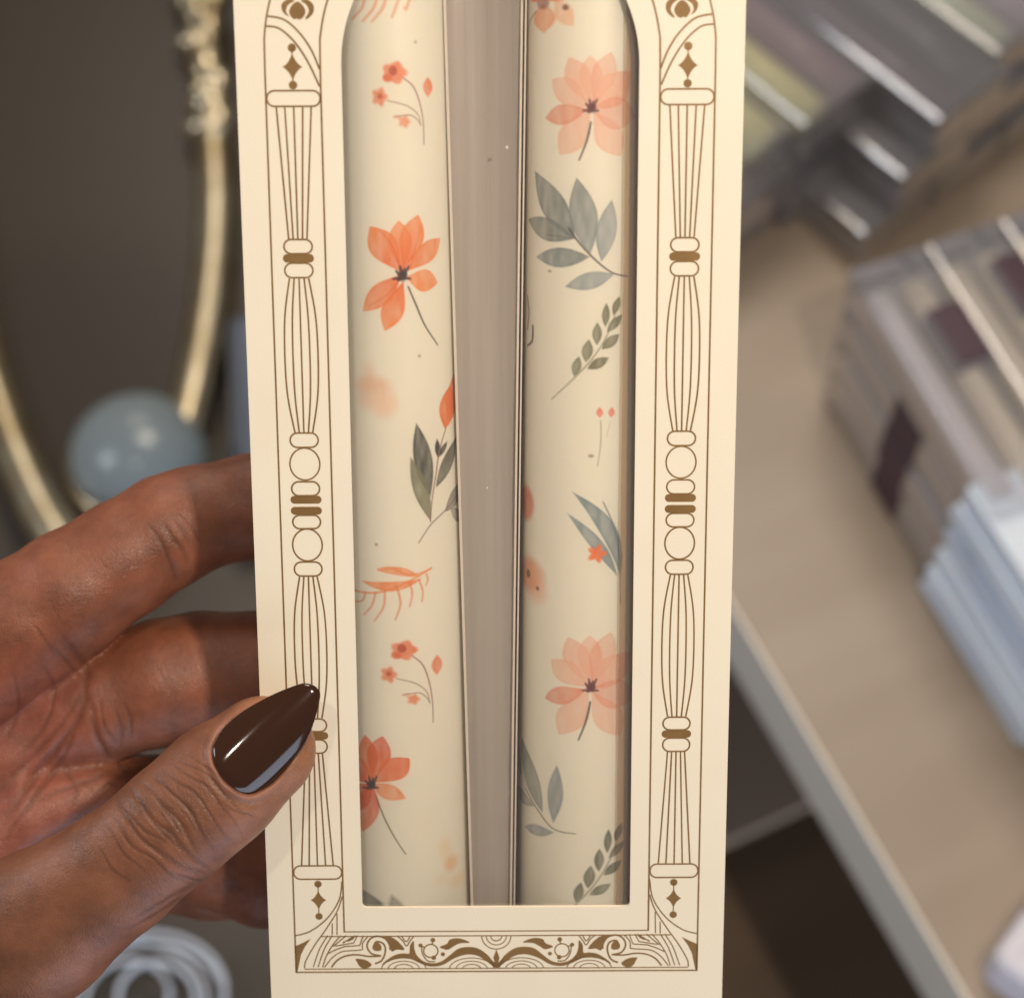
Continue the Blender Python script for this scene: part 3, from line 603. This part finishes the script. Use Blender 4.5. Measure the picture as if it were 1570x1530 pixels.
    p.leaf((832, 1246), (800, 1128), 17, GG, .35, .75); p.leaf((848, 1262), (854, 1172), 12, B, .35, .75); p.leaf((820, 1236), (792, 1200), 12, GG, .35, .65); p.leaf((850, 1276), (804, 1266), 10, B, .35, .75); p.leaf((800, 1190), (788, 1130), 12, GG, .5, .6)
    p.stem([(806, 1208), (825, 1242), (848, 1270), (882, 1278)], 3, (.20, .16, .12), .8)
def candle_mesh(side, art):
    dv = .19; ds = .17; VV = np.arange(-112, 100.01, dv); sf = np.arange(-21, 21.01, ds); sbk = np.linspace(21, 2*math.pi*11.5-21, 40)[1:-1]
    Sall = np.concatenate([sf, sbk]); S, V = np.meshgrid(sf, VV); P = Paint(side, S, V); art(P)
    nr, nc = len(VV), len(Sall)
    A = Sall/11.5; Rr = radius(VV, side)[:, None]; WA = Rr+1.35
    endr = np.clip((100-VV)/1.2, 0, 1)[:, None]; Rr = Rr-1.2*(1-np.sqrt(np.clip(1-(1-endr)**2, 0, 1)))
    X = (AX[side]+Rr*np.sin(A)[None])*MM; Zz = -(WA-Rr*np.cos(A)[None])*MM; Y = np.broadcast_to((-VV*MM)[:, None], X.shape)
    co = np.stack([X, Y, Zz], -1).reshape(-1, 3)
    col = np.empty((nr, nc, 4), np.float32); col[:] = (.83, .80, .68, 1); col[:, :len(sf), :3] = P.col
    i = np.arange(nr-1)[:, None]; j = np.arange(nc)[None]; jn = (j+1) % nc
    q = np.stack([i*nc+j, (i+1)*nc+j, (i+1)*nc+jn, i*nc+jn], -1).reshape(-1, 4)
    me = bpy.data.meshes.new('wax_body'); nq = len(q)
    me.vertices.add(len(co)); me.vertices.foreach_set('co', co.ravel().astype(np.float32))
    me.loops.add(nq*4+2*nc); me.polygons.add(nq+2)
    me.loops.foreach_set('vertex_index', np.concatenate([q.ravel(), np.arange(nc), (nr-1)*nc+np.arange(nc)[::-1]]).astype(np.int32))
    me.polygons.foreach_set('loop_start', np.concatenate([np.arange(nq)*4, [nq*4, nq*4+nc]]).astype(np.int32))
    me.update(calc_edges=True)
    ca_ = me.color_attributes.new('paint', 'FLOAT_COLOR', 'POINT'); ca_.data.foreach_set('color', col.ravel())
    return me
waxm = M('painted_wax', (.8, .7, .5), .34, 0, .42, Subsurface_Weight=.35, Subsurface_Scale=.006); waxm.node_tree.nodes['Principled BSDF'].inputs['Subsurface Radius'].default_value = (1, .7, .4)
waxm.node_tree.nodes['Principled BSDF'].inputs['Coat Weight'].default_value = .6; waxm.node_tree.nodes['Principled BSDF'].inputs['Coat Roughness'].default_value = .16
at = waxm.node_tree.nodes.new('ShaderNodeAttribute'); at.attribute_name = 'paint'; waxm.node_tree.links.new(at.outputs['Color'], waxm.node_tree.nodes['Principled BSDF'].inputs['Base Color'])
for side, art, lb in ((-1, art_left, 'cream taper candle with orange flowers and fern fronds, left in the gift box'), (1, art_right, 'cream taper candle with pink flowers and grey-green leaves, right in the gift box')):
    r = empty('taper_candle', ORG, ROT); tag(r, lb, 'candle', 'painted candles in the gift box')
    obj('wax_body', candle_mesh(side, art), waxm, r, True)
    obj('wick', tube_me('wick', [bx(AX[side], -112.2, 12.5), bx(AX[side]+.3, -116, 12.5), bx(AX[side]+.8, -120, 12.5)], .0007, 8), M('wick', (.7, .66, .58), .8), r)
# ------------------------------------------------------------------ the hand: one sculpted surface grown from tapered volumes, millimetres in the holder's view
import openvdb
def c3(px, py, d): return np.array([(px-CX)*d/F_PX, (py-CY)*d/F_PX, d])
def chain(*p): return [(c3(x, y, d), r*d/F_PX) for x, y, d, r in p]
CH_ = {
 'index': (chain((-70, 1040, 394, 104), (40, 955, 394, 100), (110, 908, 394, 95), (190, 856, 396, 88), (258, 814, 398, 85), (300, 795, 400, 79), (390, 776, 402, 79), (520, 768, 402, 72), (610, 785, 400, 60)), 1.0),
 'middle': (chain((-20, 1150, 406, 100), (110, 1092, 404, 86), (160, 1076, 404, 88), (250, 1046, 405, 96), (310, 1036, 407, 97), (392, 1034, 408, 95), (520, 1040, 408, 80), (610, 1060, 405, 65)), 1.0),
 'ring': (chain((0, 1250, 412, 110), (150, 1238, 411, 86), (250, 1252, 411, 92), (330, 1290, 412, 98), (410, 1330, 412, 89), (520, 1345, 411, 73), (600, 1360, 409, 60)), 1.0),
 'little': (chain((0, 1350, 426, 100), (130, 1325, 430, 72), (250, 1325, 430, 70), (320, 1335, 430, 72), (410, 1345, 432, 64), (520, 1360, 430, 50)), 1.0),
 'palm': (chain((-110, 1060, 408, 130), (-60, 1250, 414, 140), (-150, 1500, 404, 190), (-260, 1680, 402, 200), (-420, 1900, 402, 205)), 1.0),
 'heel': (chain((-150, 1200, 412, 150), (-150, 1450, 415, 170)), 1.0),
 'web': (chain((-70, 1330, 396, 105), (40, 1250, 396, 62), (150, 1215, 400, 44)), 1.0),
 'web2': (chain((-90, 1180, 398, 90), (20, 1160, 398, 50), (95, 1110, 398, 32)), 1.0),
 'thumb': (chain((402, 1149, 361, 83), (336, 1204, 359.5, 93), (300, 1236, 359, 91), (262, 1268, 358.8, 92), (222, 1302, 359.5, 90), (180, 1336, 361, 96), (60, 1420, 366, 117), (-60, 1500, 374, 130), (-210, 1630, 390, 170)), 1.3),
}
def hand_sdf(X, Y, Z):
    tot = None
    for name, (ch, kz) in CH_.items():
        d = None
        for (a, ra), (b, rb) in zip(ch[:-1], ch[1:]):
            e = b-a; h = np.clip(((X-a[0])*e[0]+(Y-a[1])*e[1]+(Z-a[2])*e[2])/(e@e), 0, 1)
            q = np.sqrt((X-a[0]-h*e[0])**2+(Y-a[1]-h*e[1])**2+((Z-a[2]-h*e[2])*kz)**2)-(ra+(rb-ra)*h)
            if d is None: d = q
            else:
                m = np.clip(.5+.5*(d-q)/2.0, 0, 1); d = d*(1-m)+q*m-2.0*m*(1-m)
        if tot is None: tot = d
        else:
            k = {'middle': 1.2, 'ring': 1.2, 'little': 1.2, 'thumb': 1.5, 'palm': 7., 'heel': 8., 'web': 3.5, 'web2': 3.}[name]
            m = np.clip(.5+.5*(tot-d)/k, 0, 1); tot = tot*(1-m)+d*m-k*m*(1-m)
    return tot
vox = .85
lo = np.array([-176., -22., 336.]); hi = np.array([-8., 172., 446.])
ax = [np.arange(lo[i], hi[i], vox, dtype=np.float32) for i in range(3)]
sd = np.empty((len(ax[0]), len(ax[1]), len(ax[2])), np.float32)
for i0 in range(0, len(ax[0]), 24):
    Xg, Yg, Zg = np.meshgrid(ax[0][i0:i0+24], ax[1], ax[2], indexing='ij'); sd[i0:i0+24] = hand_sdf(Xg, Yg, Zg)
grid = openvdb.FloatGrid(background=3.0); grid.copyFromArray(np.clip(sd, -3, 3)); 
pv, pq = grid.convertToQuads(isovalue=0.0)
pv = pv*vox+lo
me0 = bpy.data.meshes.new('tmp'); me0.vertices.add(len(pv)); me0.vertices.foreach_set('co', pv.ravel().astype(np.float32))
me0.loops.add(len(pq)*4); me0.polygons.add(len(pq)); me0.loops.foreach_set('vertex_index', pq.ravel().astype(np.int32)); me0.polygons.foreach_set('loop_start', (np.arange(len(pq))*4).astype(np.int32)); me0.update(calc_edges=True)
tmp = bpy.data.objects.new('tmp', me0); C.objects.link(tmp)
mo = tmp.modifiers.new('s', 'SMOOTH'); mo.factor = .5; mo.iterations = 6
mo = tmp.modifiers.new('s', 'SUBSURF'); mo.levels = 2; mo.render_levels = 2
dg = bpy.context.evaluated_depsgraph_get(); hm = bpy.data.meshes.new_from_object(tmp.evaluated_get(dg)); bpy.data.objects.remove(tmp)
nv = len(hm.vertices); co = np.empty(nv*3, np.float32); hm.vertices.foreach_get('co', co); co = co.reshape(-1, 3).astype(float)
no = np.empty(nv*3, np.float32); hm.vertex_normals.foreach_get('vector', no); no = no.reshape(-1, 3).astype(float)
toc = -co/np.linalg.norm(co, axis=1)[:, None]; face = (no*toc).sum(1)
if face[np.argmin(co[:, 2])] < 0: no = -no; face = -face; hm.flip_normals()
px = CX+co[:, 0]/co[:, 2]*F_PX; py = CY+co[:, 1]/co[:, 2]*F_PX; dep = co[:, 2].copy()
print('hand verts', nv)
disp = np.zeros(nv); stain = np.zeros(nv)
wob = np.sin(px*.071+py*.053)*1.5+np.sin(px*.19-py*.13)*.8
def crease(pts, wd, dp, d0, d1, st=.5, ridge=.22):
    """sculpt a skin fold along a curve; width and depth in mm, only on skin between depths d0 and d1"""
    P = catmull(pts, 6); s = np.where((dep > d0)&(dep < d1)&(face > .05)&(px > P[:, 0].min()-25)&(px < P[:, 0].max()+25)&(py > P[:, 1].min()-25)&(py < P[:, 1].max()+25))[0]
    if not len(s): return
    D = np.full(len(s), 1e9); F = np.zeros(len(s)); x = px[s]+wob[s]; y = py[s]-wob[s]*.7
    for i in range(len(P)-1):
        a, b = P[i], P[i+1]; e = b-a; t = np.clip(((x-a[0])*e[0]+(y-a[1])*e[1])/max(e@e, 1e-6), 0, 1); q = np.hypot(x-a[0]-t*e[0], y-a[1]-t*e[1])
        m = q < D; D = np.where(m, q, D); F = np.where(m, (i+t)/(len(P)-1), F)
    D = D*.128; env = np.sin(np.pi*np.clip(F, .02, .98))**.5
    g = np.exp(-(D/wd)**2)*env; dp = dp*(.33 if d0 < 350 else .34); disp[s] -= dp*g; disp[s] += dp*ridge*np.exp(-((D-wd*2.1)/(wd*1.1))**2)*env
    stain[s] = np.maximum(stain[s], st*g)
TH = (340, 372)
for pts, w_, d_ in [
    ([(180, 1222), (190, 1252), (225, 1292), (268, 1322), (318, 1345)], .55, .55), ([(196, 1205), (222, 1240), (262, 1280), (300, 1318), (325, 1338)], .5, .5),
    ([(214, 1200), (250, 1232), (282, 1270), (312, 1318)], .5, .5), ([(232, 1190), (272, 1222), (304, 1262), (330, 1310)], .42, .4),
    ([(186, 1240), (212, 1262), (246, 1290)], .35, .3), ([(205, 1222), (232, 1256), (262, 1290), (290, 1306)], .3, .28), ([(226, 1210), (256, 1246), (280, 1286)], .3, .28),
    ([(250, 1182), (290, 1210), (326, 1252), (346, 1290)], .35, .28), ([(262, 1172), (302, 1196), (338, 1232), (362, 1268)], .32, .22), ([(276, 1166), (312, 1184), (344, 1214), (372, 1250)], .28, .18),
    ([(244, 1200), (268, 1220), (290, 1246)], .25, .22), ([(292, 1158), (318, 1176), (340, 1200)], .25, .15), ([(286, 1240), (306, 1270), (320, 1300)], .25, .2), ([(340, 1230), (368, 1246), (392, 1252)], .25, .12),
    ([(172, 1250), (200, 1290), (250, 1330), (290, 1356)], .4, .22), ([(160, 1262), (186, 1302), (232, 1345)], .35, .14), ([(150, 1300), (172, 1330), (200, 1352)], .3, .1),
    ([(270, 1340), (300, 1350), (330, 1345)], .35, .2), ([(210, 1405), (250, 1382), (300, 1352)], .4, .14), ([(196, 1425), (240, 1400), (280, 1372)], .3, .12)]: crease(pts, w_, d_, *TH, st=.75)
for k in range(46):     # fine lines over the knuckle and behind the nail
    t = random.random(); u_ = random.uniform(-.8, .8); cx0 = 205+t*150; cy0 = 1330-t*130+0; cx0 += .62*u_*75; cy0 += .78*u_*75
    l_ = random.uniform(14, 34); an = math.radians(50+random.uniform(-18, 18)); dx, dy = math.cos(an)*l_, math.sin(an)*l_
    crease([(cx0-dx, cy0-dy), (cx0+random.uniform(-2, 2), cy0), (cx0+dx, cy0+dy)], .2, random.uniform(.05, .13), *TH, st=.25)
PL = (372, 425)
for pts, w_, d_ in [
    ([(248, 800), (262, 824), (281, 842), (288, 866)], .6, .5), ([(262, 790), (282, 816), (296, 838)], .45, .35), ([(236, 818), (252, 842), (268, 872), (270, 890)], .5, .35), ([(272, 786), (296, 806), (306, 830)], .3, .16), ([(228, 800), (244, 826)], .3, .14),
    ([(92, 975), (112, 1002), (132, 1024), (134, 1044)], .7, .7), ([(76, 985), (100, 1012), (122, 1036)], .5, .3), ([(50, 960), (72, 985), (88, 1008)], .4, .18),
    ([(134, 1030), (126, 1085), (92, 1140), (48, 1196), (6, 1262)], .8, .9), ([(130, 1052), (98, 1106), (50, 1160), (0, 1212)], .6, .45), ([(118, 1100), (96, 1160), (58, 1216), (18, 1270), (8, 1300)], .6, .55),
    ([(138, 1078), (146, 1116), (160, 1150), (168, 1176)], .7, .7), ([(152, 1076), (160, 1110), (176, 1140)], .4, .3), ([(190, 1072), (200, 1100), (196, 1136)], .4, .28), ([(178, 1086), (186, 1118), (184, 1150)], .35, .22),
    ([(100, 1180), (118, 1206), (112, 1240)], .4, .3), ([(60, 1226), (96, 1210), (140, 1196), (176, 1180)], .6, .5), ([(60, 1010), (82, 1060), (70, 1110), (30, 1160)], .5, .25), ([(20, 1030), (30, 1080), (10, 1130)], .4, .2),
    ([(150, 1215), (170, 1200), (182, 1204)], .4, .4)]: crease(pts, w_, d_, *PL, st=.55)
for k in range(60):     # faint cross lines on the fingers
    if k % 2: cx0, cy0 = random.uniform(30, 250), 0; cy0 = 950-(cx0-30)*.62+random.uniform(-50, 60); an = math.radians(62)
    else: cx0 = random.uniform(170, 330); cy0 = 1048+random.uniform(-60, 70); an = math.radians(85)
    an += random.uniform(-.4, .4); l_ = random.uniform(8, 22); dx, dy = math.cos(an)*l_, math.sin(an)*l_
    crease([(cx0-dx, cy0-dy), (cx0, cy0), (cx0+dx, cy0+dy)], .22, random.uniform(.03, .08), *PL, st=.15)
co += no*disp[:, None]
# nail: outline traced in the view, lifted onto the thumb's own curved bed
NO = np.array([(327, 1156), (328, 1142), (342, 1117), (370, 1092), (398, 1075), (426, 1061), (454, 1050), (468, 1047), (482, 1051), (490.6, 1061), (489, 1079), (479, 1114), (465, 1145), (440, 1178.5), (419, 1201), (398, 1213.6), (384, 1218), (367, 1213.6), (346, 1197), (331, 1173)])
nb = np.array([341., 1190.]); nt_ = np.array([487., 1052.]); nl = np.linalg.norm(nt_-nb); ne = (nt_-nb)/nl; nn_ = np.array([-ne[1], ne[0]])
def sn(x, y): return ((x-nb[0])*ne[0]+(y-nb[1])*ne[1])/nl, (x-nb[0])*nn_[0]+(y-nb[1])*nn_[1]
def nail_depth(s, n): 
    m = np.clip((n+4)*.123, -9., 9.)
    return 349.5+4.2*s+1.2*s*s+10.5*(1-np.sqrt(np.clip(1-(m/10.5)**2, .05, 1)))
NOc = catmull(NO, 6, True)
def poly_sd(x, y):
    D = np.full(x.shape, 1e9); ins = np.zeros(x.shape, bool)
    for i in range(len(NOc)):
        a, b = NOc[i-1], NOc[i]; e = b-a; t = np.clip(((x-a[0])*e[0]+(y-a[1])*e[1])/(e@e), 0, 1); D = np.minimum(D, np.hypot(x-a[0]-t*e[0], y-a[1]-t*e[1]))
        ins ^= ((a[1] > y) != (b[1] > y))&(x < (b[0]-a[0])*(y-a[1])/(b[1]-a[1]+1e-12)+a[0])
    return np.where(ins, -D, D)
s_ = np.where((dep < 372)&(px > 290)&(py < 1260)&(px < 520))[0]
pd = poly_sd(px[s_], py[s_])*.123; S_, N_ = sn(px[s_], py[s_]); ndp = nail_depth(S_, N_)
sink = np.clip(-pd/.5+.4, 0, 1); z_ = co[s_, 2]; tgt = np.maximum(z_, ndp+.55); newz = z_*(1-sink)+tgt*sink
fold = np.exp(-((pd-.75)/.6)**2)*np.clip(1.15-S_*1.9, 0, 1)*.55; newz -= fold*(face[s_] > 0)
gro = np.exp(-((pd-2.0)/.45)**2)*np.clip(.8-S_*2, 0, 1)*.12; newz += gro
co[s_] *= (newz/z_)[:, None]
# outline half widths along the nail
So, No_ = sn(NOc[:, 0], NOc[:, 1]); smin, smax = So.min(), So.max(); it, ib = np.argmax(So), np.argmin(So)
def side_w(sgn):
    r = np.roll(np.arange(len(NOc)), -ib); k = list(r).index(it); A = r[:k+1]; B = np.concatenate([r[k:], r[:1]])[::-1]
    A_, B_ = (A, B); pick = A_ if No_[A_].mean()*sgn > No_[B_].mean()*sgn else B_
    return np.maximum.accumulate(So[pick]), No_[pick]
(sa_, na_), (sb2, nb2) = side_w(1), side_w(-1)
ns, nt2 = 60, 32; V = []; Fc = []
ts = (1-np.cos(np.linspace(0, math.pi, ns)))/2
for lay_ in (0, 1):
    for i in range(ns):
        s = smin+(smax-smin)*(ts[i]*.998+.001); n1 = np.interp(s, sa_, na_); n0 = np.interp(s, sb2, nb2)
        for j in range(nt2):
            t = -math.cos(math.pi*j/(nt2-1)); n = (n0+n1)/2+(n1-n0)/2*t; q = nb+ne*nl*s+nn_*n
            ed = max(0., (1-abs(t)**2.6)*min(1, ts[i]*16)*min(1, (1-ts[i])*26))**.5
            d = nail_depth(s, n)+(.42-.62*ed if lay_ == 0 else .45)
            V.append(cw(*c3(q[0], q[1], d)))
for lay_ in (0, 1):
    o_ = lay_*ns*nt2
    for i in range(ns-1):
        for j in range(nt2-1):
            f = (o_+i*nt2+j, o_+(i+1)*nt2+j, o_+(i+1)*nt2+j+1, o_+i*nt2+j+1); Fc.append(f if lay_ == 0 else f[::-1])
rim = [i*nt2 for i in range(ns)]+[(ns-1)*nt2+j for j in range(1, nt2)]+[i*nt2+nt2-1 for i in range(ns-2, -1, -1)]+[j for j in range(nt2-2, 0, -1)]
for i in range(len(rim)): a, b = rim[i-1], rim[i]; Fc.append((a, b, b+ns*nt2, a+ns*nt2))
HORG = cw(*c3(100, 1200, 390))
V = [v-HORG for v in V]
nme = pydata('nail', V, Fc); bm = bmesh.new(); bm.from_mesh(nme); bmesh.ops.remove_doubles(bm, verts=bm.verts, dist=2e-6); bmesh.ops.recalc_face_normals(bm, faces=bm.faces); bm.to_mesh(nme); bm.free()
# skin colours: warmer palm side, brown back of thumb, darker fold pigment
def lerp(a, b, t): return a+(b-a)*t[:, None]
col = np.tile(np.array([.225, .078, .041]), (nv, 1))
palmf = np.clip((dep-376)/10, 0, 1)*np.clip((190-px)/110, 0, 1)*np.clip((py-960)/90, 0, 1); col = lerp(col, np.array([.255, .082, .050]), palmf)
thf = np.clip((374-dep)/6, 0, 1); col = lerp(col, np.array([.185, .073, .037]), thf)
tipf = thf*np.clip((px-340)/70, 0, 1); col = lerp(col, np.array([.30, .130, .060]), tipf*.75)
lowf = thf*np.clip(((px-262)*.62+(py-1268)*.78-45)/40, 0, 1); col = lerp(col, np.array([.24, .088, .052]), lowf*.6)
cut = np.zeros(nv); cut[s_] = np.exp(-((pd-.7)/.7)**2)*np.clip(1.2-S_*2, 0, 1); col = lerp(col, np.array([.32, .15, .11]), cut*.6)
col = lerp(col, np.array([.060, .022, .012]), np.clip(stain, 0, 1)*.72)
tw = np.array([list(cw(*c)) for c in co[:0]]) if False else None
RXn = np.array(RX); wco = (np.stack([co[:, 0], -co[:, 1], -co[:, 2]], 1)*MM)@RXn.T+np.array(CAM)-np.array(HORG)
hm.vertices.foreach_set('co', wco.ravel().astype(np.float32)); 
ca2 = hm.color_attributes.new('tone', 'FLOAT_COLOR', 'POINT'); ca2.data.foreach_set('color', np.concatenate([col, np.ones((nv, 1))], 1).ravel().astype(np.float32))
hm.polygons.foreach_set('use_smooth', [True]*len(hm.polygons)); hm.update()
skin = M('skin', (.3, .12, .06), .40, 0, .42, Subsurface_Weight=.22, Subsurface_Scale=.003)
nt = skin.node_tree; b = nt.nodes['Principled BSDF']; b.inputs['Subsurface Radius'].default_value = (1, .35, .2)
Lk = nt.links.new; at = nt.nodes.new('ShaderNodeAttribute'); at.attribute_name = 'tone'; tc = nt.nodes.new('ShaderNodeTexCoord')
nz = nt.nodes.new('ShaderNodeTexNoise'); nz.inputs['Scale'].default_value = 130; nz.inputs['Detail'].default_value = 5; nz.inputs['Roughness'].default_value = .6
mr = nt.nodes.new('ShaderNodeMapRange'); mr.inputs[1].default_value = .3; mr.inputs[2].default_value = .7; mr.inputs[3].default_value = .72; mr.inputs[4].default_value = 1.30
mx = nt.nodes.new('ShaderNodeVectorMath'); mx.operation = 'SCALE'
Lk(tc.outputs['Object'], nz.inputs[0]); Lk(nz.outputs[0], mr.inputs[0]); Lk(at.outputs['Color'], mx.inputs[0]); Lk(mr.outputs[0], mx.inputs['Scale']); Lk(mx.outputs[0], b.inputs['Base Color'])
v1 = nt.nodes.new('ShaderNodeTexVoronoi'); v1.feature = 'DISTANCE_TO_EDGE'; v1.inputs['Scale'].default_value = 1700
wv = nt.nodes.new('ShaderNodeTexNoise'); wv.inputs['Scale'].default_value = 420; wv.inputs['Detail'].default_value = 5
b1 = nt.nodes.new('ShaderNodeBump'); b1.inputs['Strength'].default_value = .85; b1.inputs['Distance'].default_value = .00016
b2 = nt.nodes.new('ShaderNodeBump'); b2.inputs['Strength'].default_value = .6; b2.inputs['Distance'].default_value = .00024
mm = nt.nodes.new('ShaderNodeMath'); mm.operation = 'MINIMUM'; mm.inputs[1].default_value = .22
Lk(tc.outputs['Object'], v1.inputs['Vector']); Lk(tc.outputs['Object'], wv.inputs[0]); Lk(v1.outputs['Distance'], mm.inputs[0]); Lk(mm.outputs[0], b1.inputs['Height']); Lk(wv.outputs[0], b2.inputs['Height']); Lk(b1.outputs[0], b2.inputs['Normal']); Lk(b2.outputs[0], b.inputs['Normal'])
rr_ = nt.nodes.new('ShaderNodeMapRange'); rr_.inputs[3].default_value = .33; rr_.inputs[4].default_value = .50; Lk(wv.outputs[0], rr_.inputs[0]); Lk(rr_.outputs[0], b.inputs['Roughness'])
hand = obj('person', hm, skin); hand.location = HORG
tag(hand, 'left hand with brown skin pinching the gift box, thumb in front, fingers behind', 'hand')
nailm = M('brown_polish', (.034, .0125, .006), .09, 0, .5); nb_ = nailm.node_tree.nodes['Principled BSDF']; nb_.inputs['Coat Weight'].default_value = .0; nb_.inputs['Coat Roughness'].default_value = .03
no_ = obj('nail', nme, nailm, hand, True); no_['label'] = 'long pointed almond nail in glossy dark brown polish'
